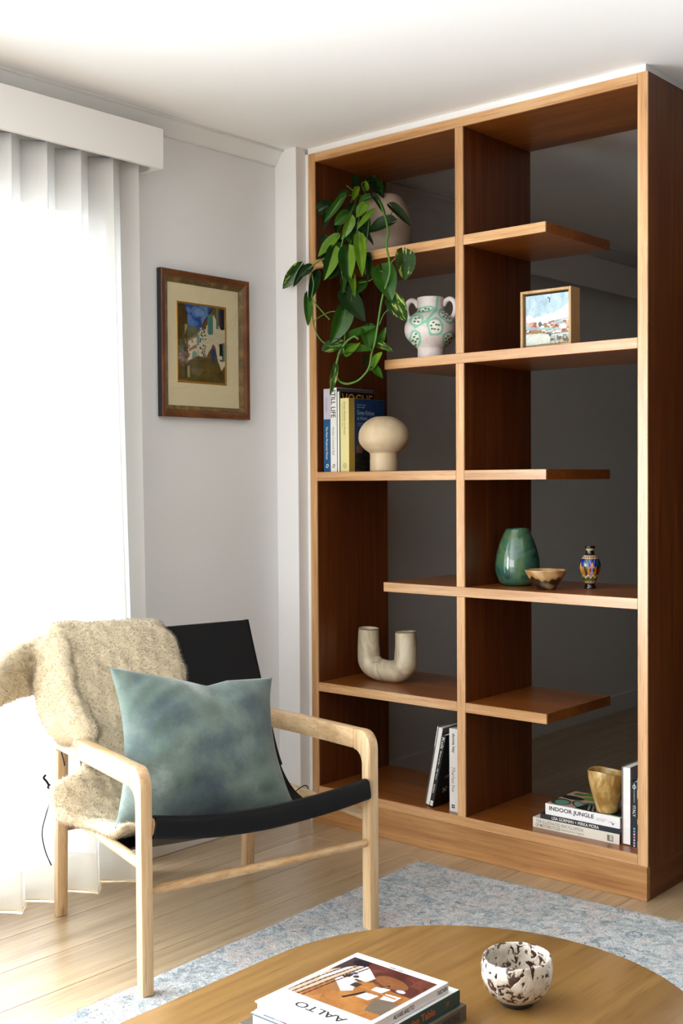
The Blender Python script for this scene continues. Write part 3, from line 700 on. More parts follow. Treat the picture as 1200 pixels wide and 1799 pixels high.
    nt = NT('wool_fibre'); a = nt.new('ShaderNodeAttribute', attribute_name='pigment'); nt.link(a.outputs['Color'], nt.b.inputs['Base Color'])
    nt.b.inputs['Roughness'].default_value = .9; nt.b.inputs['Specular IOR Level'].default_value = .1
    tl = nt.new('ShaderNodeBsdfTranslucent'); nt.link(a.outputs['Color'], tl.inputs[0]); mx = nt.new('ShaderNodeMixShader'); mx.inputs[0].default_value = .5
    nt.link(nt.b.outputs[0], mx.inputs[1]); nt.link(tl.outputs[0], mx.inputs[2]); nt.link(mx.outputs[0], nt.out.inputs[0])
    o = pyd('wool', VV, FF, nt.m, t, True, None, cc.reshape(-1, 3)); o['kind'] = 'stuff'
    nn = np.repeat((Nr+.35*d)/np.linalg.norm(Nr+.35*d, axis=1)[:, None], 5, axis=0)
    o.data.normals_split_custom_set_from_vertices(nn.tolist())
sheepskin()

# ------------------------------------------------------------------ books
PAPER = simple('page_edges', '#e9e6e2', .8, .5, 500, .2, .04, 60)
WHITE_INK = simple('white_ink', '#ecebe6', .6); BLACK_INK = simple('black_ink', '#1a1a1b', .6)
def card(name, col, rough=.45): return simple(name, col, rough, .02, 300, .4)
def book(name, label, corner, axes, size, cover, group, board=.0025, pages=PAPER, inset=.003):
    """axes: thickness, spine-to-fore-edge, height"""
    t, d, h = size; X, Y, Z = [Vector(a).normalized() for a in axes]; c = Vector(corner)
    b = thing(name, label, 'book', tuple(c), group)
    poly = [(0, 0), (t, 0), (t, d), (t-board, d), (t-board, board), (board, board), (board, d), (0, d)]
    prism('cover', poly, (c, X, Y, Z), 0, h, cover, b, .0007, 1)
    bm = bmesh.new(); m = Matrix((X, Y, Z)).transposed().to_4x4(); m.translation = c
    bm_box(bm, (board+.0002, board+.0005, inset), (t-board-.0002, d-inset, h-inset), .0004, 1, m)
    bm_obj('pages', bm, pages, b, False)
    return b
def quad(name, org, xd, yd, w, h, mat, parent, lift=.0003):
    o = np.array(org, float); xd = np.array(xd, float); yd = np.array(yd, float); n = np.cross(xd, yd)*lift
    return pyd(name, [o+n, o+xd*w+n, o+xd*w+yd*h+n, o+yd*h+n], [(0, 1, 2, 3)], mat, parent, False)
UX, UY, UZ = (1, 0, 0), (0, 1, 0), (0, 0, 1); NX, NY, NZ = (-1, 0, 0), (0, -1, 0), (0, 0, -1)
UP = (UX, UY, UZ)
def spine(name, b, txt, x0, x1, z0, z1, y, mat, bold=0, shear=0, sp=1.0):
    """top-to-bottom writing on a spine that faces -y"""
    lettering(name, txt, (x0, y, z1), NZ, UX, z1-z0, x1-x0, mat, b, sp, shear, bold)
G3 = 'upright books beside the mushroom vase'
YS = .02
b = book('book', 'book with lavender top and blue lower spine, first from the left side panel', (.0478, YS, S3), UP, (.0316, .188, .2935), card('lavender_cover', '#bdb7c6'), G3)
quad('spine_panel', (.0480, YS, S3+.0006), UX, UZ, .0312, .1855, card('petrol_blue', '#15507d'), b)
spine('lettering', b, 'The New Modernist House', .059, .0685, S3+.045, S3+.160, YS-.0003, WHITE_INK)
spine('lettering', b, 'Patricia Callan', .059, .066, S3+.214, S3+.262, YS, simple('grey_ink', '#6d6a75', .6))
M_SYM = simple('symbol_ink', '#e8e8e2', .6)
def ring(name, c, xd, yd, r, wd, mat, parent, sx=1.0, rot=0, lift=.0005):
    n = 20; xd = np.array(xd, float); yd = np.array(yd, float); nd = np.cross(xd, yd)*lift; V = []; F = []
    for k in range(n):
        a = 2*math.pi*k/n; ca, sa = math.cos(a)*sx, math.sin(a)
        ca, sa = ca*math.cos(rot)-sa*math.sin(rot), ca*math.sin(rot)+sa*math.cos(rot)
        for q in (r, r-wd): V.append(np.array(c)+xd*ca*q+yd*sa*q+nd)
    for k in range(n): j = (k+1) % n; F.append((2*k, 2*j, 2*j+1, 2*k+1))
    return pyd(name, V, F, mat, parent, False)
ring('publisher_mark', (.0645, YS, S3+.0215), UX, UZ, .0072, .0026, M_SYM, b, .75, -.6, .0007)
b = book('book', 'white book with heavy black capitals STILL LIFE down its spine', (.0804, YS, S3), UP, (.0288, .206, .296), card('still_white', '#dfe0da'), G3)
spine('lettering', b, 'STILL LIFE', .0835, .1040, S3+.191, S3+.2885, YS, BLACK_INK, .012)
spine('lettering', b, 'Amber Creswell Bell', .0885, .0985, S3+.060, S3+.158, YS, simple('grey_ink', '#6d6a75', .6))
ring('publisher_mark', (.095, YS, S3+.0215), UX, UZ, .0068, .0030, BLACK_INK, b, .75, -.6, .0007)
pic = quad('front_cover', (.1092, YS+.001, S3+.0006), UY, UZ, .204, .2945, card('slate_cover', '#57535c'), b)
b = book('book', 'thin white-spined book with a black cover under large orange capitals', (.1098, YS+.004, S3), UP, (.0146, .184, .2820), card('vogue_black', '#121113', .35), G3)
quad('spine_panel', (.1100, YS+.004, S3+.0006), UX, UZ, .0080, .2808, WHITE_INK, b)
quad('spine_panel', (.1182, YS+.004, S3+.0006), UX, UZ, .0058, .2808, card('deep_green', '#1d3a1e'), b)
lettering('lettering', 'VOGUE', (.1244, YS+.010, S3+.236), UY, UZ, .170, .040, simple('orange_ink', '#c27a22', .5), b, 1.0, 0, .01)
# blue cookbook with a yellow cloth spine
b = book('book', 'cookbook with a pale yellow cloth spine and dark blue front cover', (.1256, YS, S3), UP, (.0392, .200, .2570), card('pale_yellow', '#d9cf92', .6), G3, .003)
cv = Canvas(90, 116, '#1f3c66'); cv.speckle(0, 0, 1, .8, 60, ['#213f6c', '#1b3559', '#26456f'], (.05, .15), .5, 3)
cv.poly([(0, 1), (0, .80), (.2, .70), (.5, .73), (.8, .66), (1, .7), (1, 1)], '#1a1c1e'); cv.speckle(0, .74, 1, 1, 130, ['#352a1c', '#23301d', '#4a2a20', '#15171b', '#5a4a2c'], (.01, .03), 1, 5)
cv.poly([(.05, .66), (.18, .60), (.28, .64), (.25, .74), (.08, .74)], '#7c5345'); cv.poly([(.60, .36), (.66, .27), (.80, .25), (.86, .33), (.80, .40), (.65, .41)], '#55651c')
cv.line([(.62, .30), (.56, .16), (.64, .08), (.68, .16), (.72, .28)], .012, '#10151f'); cv.line([(.5, .36), (.7, .26)], .012, '#10151f')
PRINT = vcol('printed_paper', .4)
cv.sheet('front_cover', (.16515, YS+.030, S3+.2565), UY, NZ, .1690, .256, PRINT, b)
quad('cloth_hinge', (.1648, YS+.0005, S3+.0006), UY, UZ, .0285, .2558, card('gold_cloth', '#a58a33', .7), b)
spine('lettering', b, 'Green Kitchen at Home', .1415, .1510, S3+.129, S3+.245, YS, simple('olive_ink', '#6a6430', .6))
spine('lettering', b, 'David Frenkiel and Luise Vindahl', .1335, .1375, S3+.155, S3+.240, YS, simple('olive_ink', '#6a6430', .6))
ring('publisher_mark', (.146, YS, S3+.0215), UX, UZ, .0085, .0012, BLACK_INK, b, 1, 0); ring('publisher_mark', (.146, YS, S3+.0215), UX, UZ, .004, .0012, BLACK_INK, b, .7, .5)
PALE = simple('pale_blue_ink', '#9db4d6', .6)
lettering('lettering', 'Green Kitchen', (.1654, YS+.045, S3+.200), UY, UZ, .095, .016, PALE, b)
lettering('lettering', 'at Home', (.1654, YS+.045, S3+.182), UY, UZ, .055, .013, PALE, b)
lettering('lettering', 'David Frenkiel\nLuise Vindahl', (.1654, YS+.045, S3+.224), UY, UZ, .046, .014, simple('pale_blue_ink', '#9db4d6', .6), b)
lettering('lettering', '100 quick and healthy\nvegetarian recipes', (.1654, YS+.045, S3+.160), UY, UZ, .055, .013, PALE, b)

# ---- lower left bay: two leaning books and a white spine
G6 = 'books leaning on the divider at the bottom of the left bay'
th = .205; ax = ((math.cos(th), 0, -math.sin(th)), UY, (math.sin(th), 0, math.cos(th)))
z0 = S6+.0225*math.sin(th)
axr = (ax[0], NY, ax[2])
def fore(label, c, axes, size, cover, group):
    """book standing with its fore-edge towards the room: spine at the back"""
    return book('book', label, c, axes, size, cover, group, .0028)
b = fore('leaning grey-jacketed book turned with its white page edges outwards', (.4765, .228, z0), (ax[0], NY, ax[2]), (.0225, .196, .274), card('jacket_grey', '#6a6263'), G6)
A0 = np.array(ax[0]); A2 = np.array(ax[2]); o = np.array((.4765, .0318, z0))
quad('jacket_flap', o+A2*.205, ax[0], ax[2], .0028, .0688, WHITE_INK, b, .0004)
th2 = .222; ax2 = ((math.cos(th2), 0, -math.sin(th2)), UY, (math.sin(th2), 0, math.cos(th2))); z2 = S6+.017*math.sin(th2)
c2 = np.array((.5012, .0225, z2))
b = book('book', 'black motorcycle book leaning against the white spine', tuple(c2), ax2, (.0165, .19, .254), card('glossy_black', '#0d0d0e', .25), G6)
B0, B2 = np.array(ax2[0]), np.array(ax2[2])
def leantext(txt, u0, u1, v0, v1, mat, bold=0): lettering('lettering', txt, c2+B0*u0+B2*v1, tuple(-B2), ax2[0], v1-v0, u1-u0, mat, b, 1, 0, bold)
leantext('Kult', .0025, .0135, .205, .245, simple('silver_ink', '#b9b9b6', .4), .02)
leantext('Motorcycles \u2013 100 Years', .004, .0105, .098, .198, WHITE_INK)
leantext('Roland Brown', .004, .0105, .050, .080, WHITE_INK)
quad('publisher_label', c2+B0*.003+B2*.006, ax2[0], ax2[2], .0110, .017, WHITE_INK, b, .0004)
ring('publisher_mark', c2+B0*.0085+B2*.0145, ax2[0], ax2[2], .0045, .0012, BLACK_INK, b, 1, 0, .0006)
cv = Canvas(60, 80, '#0c0c0d')
cv.line([(.55, .2), (.40, .27), (.35, .33), (.5, .35)], .05, '#8a5a34'); cv.line([(.6, .38), (.42, .50), (.3, .52)], .045, '#8a5a34'); cv.line([(.55, .52), (.2, .60), (.7, .57)], .035, '#6f4a30')
cv.ell(.45, .80, .10, .05, '#30353c'); cv.ell(.45, .80, .06, .03, '#0c0c0d'); cv.line([(.2, .76), (.3, .80)], .03, '#9a8f78'); cv.line([(.22, .81), (.3, .75)], .03, '#9a8f78'); cv.ell(.5, .86, .09, .035, '#1d2126'); cv.ell(.6, .72, .14, .05, '#171b20')
cv.sheet('front_cover', c2+B0*.0167+B2*.252+np.array((0, .004, 0)), UY, tuple(-B2), .18, .25, vcol('glossy_print', .25), b)
b = book('book', 'white cookbook with a smooth spine standing against the middle divider', (.5805, .029, S6), UP, (.0365, .20, .2735), card('soft_white', '#d8d4d0'), G6)
spine('lettering', b, 'donna hay', .590, .6035, S6+.194, S6+.258, .029, BLACK_INK, .02)
spine('lettering', b, 'The', .590, .603, S6+.119, S6+.147, .029, simple('charcoal_ink', '#4a4644', .6), 0, .4)
spine('lettering', b, 'Fast Five', .590, .602, S6+.066, S6+.116, .029, simple('charcoal_ink', '#4a4644', .6), 0, .15)
for i, (u, v) in enumerate(((0, 0), (0, 1), (1, 0), (1, 1))): quad('publisher_mark', (.5895+u*.0065, .029, S6+.012+v*.0065), UX, UZ, .0055, .0052, BLACK_INK, b)

# ---- lower right bay: stack of three, three upright
GS = 'stack of three books under the cup'
def flat(label, x0, x1, y, z0, z1, d, cover, **k):
    """lying book whose spine faces -y"""
    return book('book', label, (x0, y, z0), (UZ, UY, UX), (z1-z0, d, x1-x0), cover, GS, **k)
Z1, Z2, Z3 = .1620, .1784, .2126
b = flat('cream motorcycle encyclopedia at the bottom of the stack', .8847, 1.1835, .050, S6, Z1, .215, card('cream_cloth', '#d5cfc2', .6))
DK = simple('faded_ink', '#6b675e', .7)
lettering('lettering', 'THE ILLUSTRATED ENCYCLOPEDIA', (.8975, .050, S6+.0165), UX, UZ, .166, .0095, DK, b, 1.0, 0, .004)
lettering('lettering', 'OF MOTORCYCLES', (.8955, .050, S6+.0045), UX, UZ, .087, .0095, DK, b, 1.0, 0, .012)
lettering('lettering', 'Edited by Erwin Tragatsch', (.9865, .050, S6+.0045), UX, UZ, .078, .0080, DK, b)
quad('publisher_label', (1.143, .050, S6+.0055), UX, UZ, .020, .0185, simple('label_grey', '#6a675f', .7), b)
for i in range(3): quad('publisher_mark', (1.151, .0497, S6+.009+i*.005), UX, UZ, .010, .0030, simple('cream_ink', '#d5cfc2', .6), b)
quad('red_endpaper', (1.1836, .0505, S6+.001), UY, UZ, .05, .029, card('maroon', '#5a1a1c'), b)
b = flat('navy book lettered in white capitals, middle of the stack', .9115, 1.1850, .050, Z1, Z2, .20, card('navy_cover', '#181b24'))
lettering('lettering', 'LISA GORMAN + MIRKA MORA', (.9535, .050, Z1+.0035), UX, UZ, .162, .0098, WHITE_INK, b)
b = flat('white INDOOR JUNGLE book with a leafy cover, top of the stack', .9300, 1.1850, .050, Z2, Z3, .186, card('jungle_white', '#e4e2e2'))
lettering('lettering', 'INDOOR JUNGLE', (.9445, .050, Z2+.0115), UX, UZ, .154, .0165, BLACK_INK, b, 1.0, 0, .022)
lettering('lettering', 'Lauren Camilleri +\nSophia Kaplan', (1.106, .050, Z2+.012), UX, UZ, .038, .0095, DK, b)
lettering('lettering', 'SMITH', (1.148, .050, Z2+.0135), UX, UZ, .012, .003, DK, b)
pyd('publisher_mark', [(1.158, .0495, Z2+.014), (1.1605, .0495, Z2+.014), (1.162, .0495, Z2+.0105), (1.169, .0495, Z2+.0160), (1.1625, .0495, Z2+.0075), (1.161, .0495, Z2+.0075)], [(0, 1, 2, 5), (5, 2, 3, 4)], BLACK_INK, b, False)
cv = Canvas(150, 110, '#c99c8c')
cv.ell(.27, .08, .09, .13, '#5f8a2c', .4); cv.ell(.14, .16, .09, .08, '#567f28', -.3); cv.ell(.42, .10, .09, .12, '#15201a', .3); cv.ell(.34, .33, .10, .09, '#6c9a2e', .3); cv.ell(.52, .36, .12, .07, '#14211a', .3)
cv.ell(.13, .42, .17, .11, '#122620', .2); cv.ell(.12, .76, .13, .20, '#1d4a35', -.3); cv.ell(.14, .78, .09, .15, '#6d9784', -.3); cv.ell(.34, .72, .08, .20, '#1d4a35', -.5); cv.ell(.345, .72, .06, .16, '#7ea594', -.5)
cv.ell(.5, .62, .14, .14, '#4f7d6a', .2); cv.poly([(.38, .95), (.42, .62), (.8, .55), (1, .6), (1, .98), (.7, 1)], '#151b18')
cv.ell(.92, .98, .10, .045, '#6f9e33', .1); cv.ell(.9, .25, .12, .2, '#1b3a2a', .4); cv.ell(.78, .15, .08, .1, '#567f28', .4)
for k in range(5):
    for j in range(6): cv.line([(.46+.055*j+.02*k, .66+.06*k), (.49+.055*j+.02*k, .69+.06*k)], .010, '#d9d2be')
cv.poly([(0, 1), (0, .985), (.35, .955), (.6, .985), (.85, .955), (1, .985), (1, 1)], '#e8e6e6')
cv.sheet('front_cover', (.9305, .2355, Z3+.0002), UX, NY, .254, .185, PRINT, b)

GV = 'upright books at the right end of the bottom shelf'
b = fore('upright grey-jacketed book showing its page edges, left of the black travel guide', (1.1862, .25, S6), (UX, NY, UZ), (.0300, .192, .2345), card('jacket_taupe', '#7d7475'), GV)
b = book('book', 'black travel guide spine lettered ITALY', (1.2194, .0555, S6), UP, (.0178, .16, .1950), card('guide_black', '#121214', .4), GV)
spine('lettering', b, 'ITALY', 1.2240, 1.2325, S6+.092, S6+.1245, .0555, WHITE_INK, 0, -.2)
spine('lettering', b, 'the collected traveler', 1.2275, 1.2300, S6+.133, S6+.168, .0555, WHITE_INK)
ring('publisher_mark', (1.2285, .0555, S6+.180), UX, UZ, .0058, .0012, WHITE_INK, b); quad('publisher_mark', (1.2277, .0555, S6+.171), UX, UZ, .0014, .019, WHITE_INK, b)
for i, c in enumerate(('#5aa3d6', '#5a9ccb', '#d996b4', '#a9899b', '#d98fb6', '#82b3c6', '#c79aa6')):
    ring('spine_dot', (1.2287, .0555, S6+.056-i*.0085), UX, UZ, .0032, .0031, simple('dot_'+c[1:], c, .5), b)
b = book('book', 'white and teal spine squeezed between the travel guide and the right side panel', (1.2376, .0565, S6), UP, (.026, .16, .2060), card('pale_spine', '#cfd0d2', .4), GV)
for z, h, c in ((0.02, .03, '#3f6d68'), (.05, .02, '#1c2126'), (.085, .06, '#2c2f36'), (.150, .02, '#d2c68c'), (.172, .033, '#3c93b4')): quad('spine_panel', (1.2377, .0565, S6+z), UX, UZ, .0257, h, card('sp_'+c[1:], c), b)


# ------------------------------------------------------------------ ceramics
def glaze(name, stops, scale, rough=.3, dist=.8, coat=.3, spec=.5, bump=.0, stretch=(1, 1, 1), detail=5):
    t = NT(name); v = t.coord(stretch); c = t.ramp(t.noise(v, scale, detail, .6, dist), stops)
    t.link(c, t.b.inputs['Base Color']); t.b.inputs['Roughness'].default_value = rough; t.b.inputs['Coat Weight'].default_value = coat
    t.b.inputs['Coat Roughness'].default_value = .08; t.b.inputs['Specular IOR Level'].default_value = spec
    if bump: t.bump(t.noise(v, scale*3, 3), bump, .003)
    return t.m
def wall_profile(outer, th, depth):
    """outer profile plus an inner wall going down to `depth`"""
    o = [tuple(p) for p in outer]; top = o[-1]
    inner = [(max(r-th, .004), z) for r, z in reversed(o) if z > depth and r-th > .003]
    inner = [(r, min(z, top[1]-.001)) for r, z in inner]
    return o+[(top[0]-th*.5, top[1]+th*.35)]+inner+[(0, depth)]
def rs(pr, k): return [tuple(p) for p in catmull(np.array(pr, float), k)]

# mushroom vase
o = lathe('mushroom_vase', [(0, 0)]+rs([(.049, .0005), (.0492, .03), (.0488, .058), (.052, .066), (.068, .078), (.084, .098), (.0885, .118), (.084, .145), (.068, .168), (.048, .183), (.030, .1905)], 60)+[(.026, .1905), (.024, .185), (.026, .170), (0, .165)],
    (.2565, .10, S3), glaze('bone_clay', [(.3, '#bda784'), (.55, '#cdb896'), (.75, '#d9c8aa')], 9, .55, .3, .05, .3, .06, (1.6, 1.6, .35)), n=72)
tag(o, 'cream mushroom-shaped vase, round head on a short stem, in front of the blue cookbook', 'vase')

# green pear vase
o = lathe('pear_vase', [(0, 0)]+wall_profile(rs([(.040, .0005), (.054, .008), (.0665, .028), (.0722, .056), (.0712, .085), (.064, .118), (.053, .150), (.0425, .172), (.0375, .184)], 60), .004, .02),
    (.7548, .17, S4), glaze('green_drip_glaze', [(.30, '#1f3a34'), (.44, '#2f5a4c'), (.54, '#44684a'), (.64, '#5f6c3c'), (.76, '#7a6a3a')], 7, .12, 1.6, .8, .6, .15, (1, 1, 1.8)), n=80)
tag(o, 'glossy green pear-shaped vase behind the small bowl', 'vase')

# two-tone bowl
def two_tone(V):
    x, y, z = V[..., 0], V[..., 1], V[..., 2]; h = (z-S4)/.06; n = .10*np.sin(60*x+31*y)+.08*np.sin(130*x-90*y)+.05*np.sin(260*x+150*y)
    rim = np.clip((h+n*.7-.54)*14, 0, 1)[..., None]; g = np.clip(.5+.5*np.sin(90*x+40*z*3)*np.sin(70*y+9)+n, 0, 1)[..., None]
    a = np.array(srgb('#a9783c')[:3])*(1-g)+np.array(srgb('#d0b283')[:3])*g; b = np.array(srgb('#1c1613')[:3])*(1-g**3)+np.array(srgb('#8d7a5c')[:3])*g**3
    return a*rim+b*(1-rim)
o = lathe('glazed_bowl', [(0, .003), (.024, .003), (.027, .0005)]+rs([(.030, .0005), (.038, .012), (.050, .030), (.060, .047), (.0655, .060)], 30)+[(.0645, .0615), (.0625, .0605)]+rs([(.058, .048), (.047, .031), (.034, .016), (.018, .010), (0, .009)], 24),
    (.9045, .098, S4), vcol('two_tone_glaze', .18, 0, 60, .7, .6), n=120, cols=two_tone)
tag(o, 'small bowl with amber rim and blackened base beside the green vase', 'bowl')

# little painted urn
def urn(V):
    z = V[..., 2]-S4; a = np.arctan2(V[..., 1]-.2, V[..., 0]-1.0036)+.86; C = np.zeros(V.shape[:2]+(3,)); c = lambda h: np.array(srgb(h)[:3])
    C[:] = c('#0c0d13'); m = lambda lo, hi: (z >= lo) & (z < hi)
    C[m(.120, .127)] = c('#b9a877'); C[m(.0945, .1055)] = c('#c2a978'); C[m(.018, .026)] = c('#b08f5a')
    d = m(.0968, .1032) | m(.0195, .0245); C[d] = c('#6d1e18'); C[d & (np.sin(a*22) > .45)] = c('#e0d3b0')
    b = m(.026, .0945); u = a/(2*np.pi)*5+.5; f = u-np.floor(u)-.5; h = (z-.026)/.0685
    C[b] = c('#b0752a'); C[b & (np.abs(f) > .42-.1*h)] = c('#3a2412')
    C[b & (h > .62+.55*np.abs(np.abs(f)-.25))] = c('#14207c'); C[b & (h > .66) & (np.abs(np.abs(f)-.46) < .10*h)] = c('#12583f')
    C[b & (np.abs(f) < .20) & (h > .3) & (h < .85) & (np.abs(f)*1.6+np.abs(h-.58)*.7 < .22)] = c('#d9a54a')
    p = b & (np.abs(np.abs(f)-np.abs(h-.52)*.42-.02) < .035) & (np.floor(u) % 2 == 0); C[p] = c('#7d78c4')
    C[b & (np.floor(u) % 2 == 0) & (np.abs(f)*2.2+np.abs(h-.47) < .10)] = c('#4fae84'); C[b & (np.floor(u) % 2 == 0) & (np.abs(np.abs(f)-.13) < .06) & (np.abs(h-.5) < .08)] = c('#5c1a14')
    w = b & (np.abs(h-.20-.06*np.sin(f*14)) < .035); C[w] = c('#d9c7a2'); C[b & (h < .16+.05*np.sin(f*14))] = c('#4c5422')
    return C
o = lathe('painted_urn', [(0, 0)]+rs([(.0182, .0005), (.0185, .004), (.0158, .012), (.017, .018), (.020, .026), (.0285, .048), (.0328, .066), (.0325, .080), (.027, .095), (.0205, .104), (.0145, .110), (.0122, .118), (.0130, .124), (.0158, .129), (.0160, .1325), (.0145, .134)], 150)+[(.0118, .133), (.0105, .126), (.0095, .115), (0, .112)],
    (1.0036, .2, S4), vcol('painted_enamel', .22, 0, 60, .7), n=180, cols=urn)
tag(o, 'tiny dark urn painted with blue and orange panels at the right of the shelf', 'urn')

# white vase with green painted pods
VC = (.4615, .10, S2)
def pods(V):
    x, y, z = V[..., 0]-VC[0], V[..., 1]-VC[1], V[..., 2]
    X = (x*.757+y*.653)*4806+618; Y = 215+(1.8286-z)*4806; front = (x*.653-y*.757) > -.01
    C = np.tile(np.array(srgb('#e2d9d5')[:3]), V.shape[:2]+(1,)); mint = np.array(srgb('#8fc9b0')[:3]); gr = np.array(srgb('#4b7f42')[:3])
    def seg(x0, y0, x1, y1, w):
        t = np.clip(((X-x0)*(x1-x0)+(Y-y0)*(y1-y0))/((x1-x0)**2+(y1-y0)**2), 0, 1); C[front & ((X-x0-t*(x1-x0))**2+(Y-y0-t*(y1-y0))**2 < w*w)] = mint
    for s in ((715, 215, 695, 430, 20), (690, 430, 560, 590, 22), (560, 590, 500, 650, 24), (480, 660, 340, 730, 18), (690, 420, 600, 400, 18), (850, 990, 845, 1190, 16)): seg(*s)
    for cx, cy, rx, ry, ang, pw in ((505, 432, 150, 58, -.15, 2.2), (852, 545, 152, 98, .62, 3), (370, 612, 108, 104, .2, 2.6), (655, 728, 128, 140, -.25, 3), (350, 905, 92, 140, -.12, 2), (892, 902, 116, 108, -.5, 2.6)):
        c, s = math.cos(ang), math.sin(ang); dx, dy = X-cx, Y-cy; p, q = (dx*c+dy*s), (-dx*s+dy*c)
        wob = 1+.05*np.sin(5*np.arctan2(q, p)+cx)
        e = (np.abs(p)/rx/wob)**pw+(np.abs(q)/ry/wob)**pw; i = (np.abs(p)/(rx-38))**pw+(np.abs(q)/(max(ry-34, 22)))**pw
        C[front & (e < 1) & (i > 1)] = mint; C[front & (i <= 1)] = np.array(srgb('#f0ece8')[:3])
        g = np.random.default_rng(int(cx)); pts = []
        for _ in range(300):
            a, b = g.uniform(-1, 1, 2)
            if a*a+b*b > .62: continue
            w = np.array([a*(rx-38), b*max(ry-34, 22)])
            if all(np.hypot(*(w-k)) > 42 for k in pts): pts.append(w)
            if len(pts) > 8: break
        for w in pts: C[front & (((p-w[0])/20)**2+((q-w[1])/17)**2 < 1)] = gr
    return C
pv = thing('two_handled_vase', 'white two-handled vase painted with mint pods and green dots', 'vase', VC)
lathe('body', [(0, .001)]+wall_profile(rs([(.0445, .0005), (.0450, .018), (.0448, .034), (.050, .042), (.069, .060), (.0835, .078), (.0885, .100), (.0845, .122), (.070, .143), (.052, .157), (.0455, .166), (.0448, .186), (.0450, .2065)], 220), .004, .16), VC, vcol('matt_painted_clay', .6), pv, n=300, cols=pods)
CLAYW = simple('matt_white_clay', '#e2d9d5', .6)
for s in (-1, 1):
    r2 = np.array((.757*.55+.4, .653*.55+.02, 0)); r2 = r2/np.linalg.norm(r2)*s; P = [np.array(VC)+r2*a+np.array((0, 0, b)) for a, b in ((.042, .178), (.052, .195), (.066, .201), (.079, .192), (.084, .172), (.080, .150), (.070, .136))]
    tube('handle', P, .0085, CLAYW, pv, 14, k=30)

# U-shaped twin-mouth vase
def u_vase():
    x0, y0, z0 = .2135, .165, S5; P = []
    hs = .0835
    for z in np.linspace(.184, .085, 8): P.append((-hs*(1+.02*math.sin((z-.085)*30)), z))
    for a in np.linspace(math.pi, 2*math.pi, 26)[1:-1]:
        ca, sa = math.cos(a), math.sin(a); P.append((hs*math.copysign(abs(ca)**.82, ca), .085+.0475*math.copysign(abs(sa)**.86, sa)))
    for z in np.linspace(.085, .184, 8): P.append((hs*(1+.02*math.sin((z-.085)*30)), z))
    C3 = catmull(np.array([(x0+a, y0, z0+z) for a, z in P]), 90); k = np.linspace(-1, 1, 90); r = .0425-.0055*np.clip(np.abs(k)-.55, 0, 1)/.45-.0035*np.exp(-(k/.25)**2)
    n = 36; V, F = tube_geo(C3, r, n, r*.98, False); 
    out = [V]; FF = list(F); m = len(V)
    # mouths: rim and inner wall at both ends
    for e, sgn in ((0, 1), (89, -1)):
        ring0 = V[e*n:(e+1)*n]; c = ring0.mean(0); base = np.arange(e*n, (e+1)*n)
        for sc, dz in ((.93, .0015), (.87, 0), (.82, -.03), (.80, -.06), (.01, -.062)):
            out.append(c+(ring0-c)*sc+np.array((0, 0, dz))); cur = np.arange(m, m+n); m += n
            for i in range(n):
                q = (base[i], base[(i+1) % n], cur[(i+1) % n], cur[i]); FF.append(q if sgn < 0 else q[::-1])
            base = cur
    V = np.concatenate(out); t = NT('marbled_resin_cream'); v = t.coord((1, 1, .55))
    c1 = t.ramp(t.noise(v, 9, 6, .6, 1.8), [(.28, '#8d8272'), (.40, '#b0a38c'), (.55, '#cdbf9f'), (.72, '#d9d1c1')])
    c2 = t.mix(c1, '#5d5650', t.ramp(t.noise(t.coord(loc=(1, 5, 2)), 13, 5, .6, 2.5), [(.64, (0, 0, 0, 1)), (.74, (.55, .55, .55, 1))]))
    t.link(c2, t.b.inputs['Base Color']); t.b.inputs['Roughness'].default_value = .38; t.b.inputs['Coat Weight'].default_value = .2
    o = pyd('twin_mouth_vase', V, FF, t.m, None, True, (x0, y0, z0)); tag(o, 'marbled cream U-shaped vase with two mouths', 'vase')
u_vase()

# amber cup on the stack of books
def cupw(V):
    a = np.arctan2(V[..., 1]-.086, V[..., 0]-1.1235); h = np.clip((V[..., 2]-Z3)/.122, 0, 1); V = V.copy(); k = 1+(.035*np.sin(2*a+1)+.015*np.sin(5*a))*h
    V[..., 0] = 1.1235+(V[..., 0]-1.1235)*k; V[..., 1] = .086+(V[..., 1]-.086)*k; V[..., 2] += .0045*np.sin(a-2.6)*h**3+.002*np.sin(3*a)*h**3; return V
o = lathe('resin_cup', [(0, .0006)]+wall_profile(rs([(.029, .0006), (.0325, .004), (.036, .022), (.0435, .048), (.051, .078), (.0555, .102), (.0565, .122)], 40), .005, .012), (1.1235, .086, Z3+.0006),
    glaze('amber_resin', [(.28, '#7a5724'), (.44, '#a07a3a'), (.55, '#bb9b60'), (.68, '#d8c79c')], 11, .3, 2.2, .3, .5, .0, (1, 1, .6)), n=72, wob=cupw)
tag(o, 'amber marbled resin cup standing on the stack of books', 'cup')

# speckled bowl on the table
sb = thing('tea_bowl', 'white and brown speckled tea bowl on the coffee table', 'bowl', (1.7515, -1.405, TZ))
def bowlw(V):
    a = np.arctan2(V[..., 1]+1.405, V[..., 0]-1.7515); V = V.copy(); V[..., 2] += .0022*np.sin(a+.3)*np.clip((V[..., 2]-TZ)/.08, 0, 1)**2; k = 1+.012*np.sin(3*a)+.008*np.sin(7*a+1)
    V[..., 0] = 1.7515+(V[..., 0]-1.7515)*k; V[..., 1] = -1.405+(V[..., 1]+1.405)*k; return V
t = NT('crawled_white_glaze'); v = t.coord((1, 1, .75)); f = t.noise(v, 62, 4, .55, 1.2); f2 = t.noise(v, 60, 3)
wc = t.ramp(f2, [(.3, '#ab9d8a'), (.6, '#cdc6ba')]); c = t.mix('#3a2016', wc, t.ramp(f, [(.435, (0, 0, 0, 1)), (.455, (1, 1, 1, 1))]))
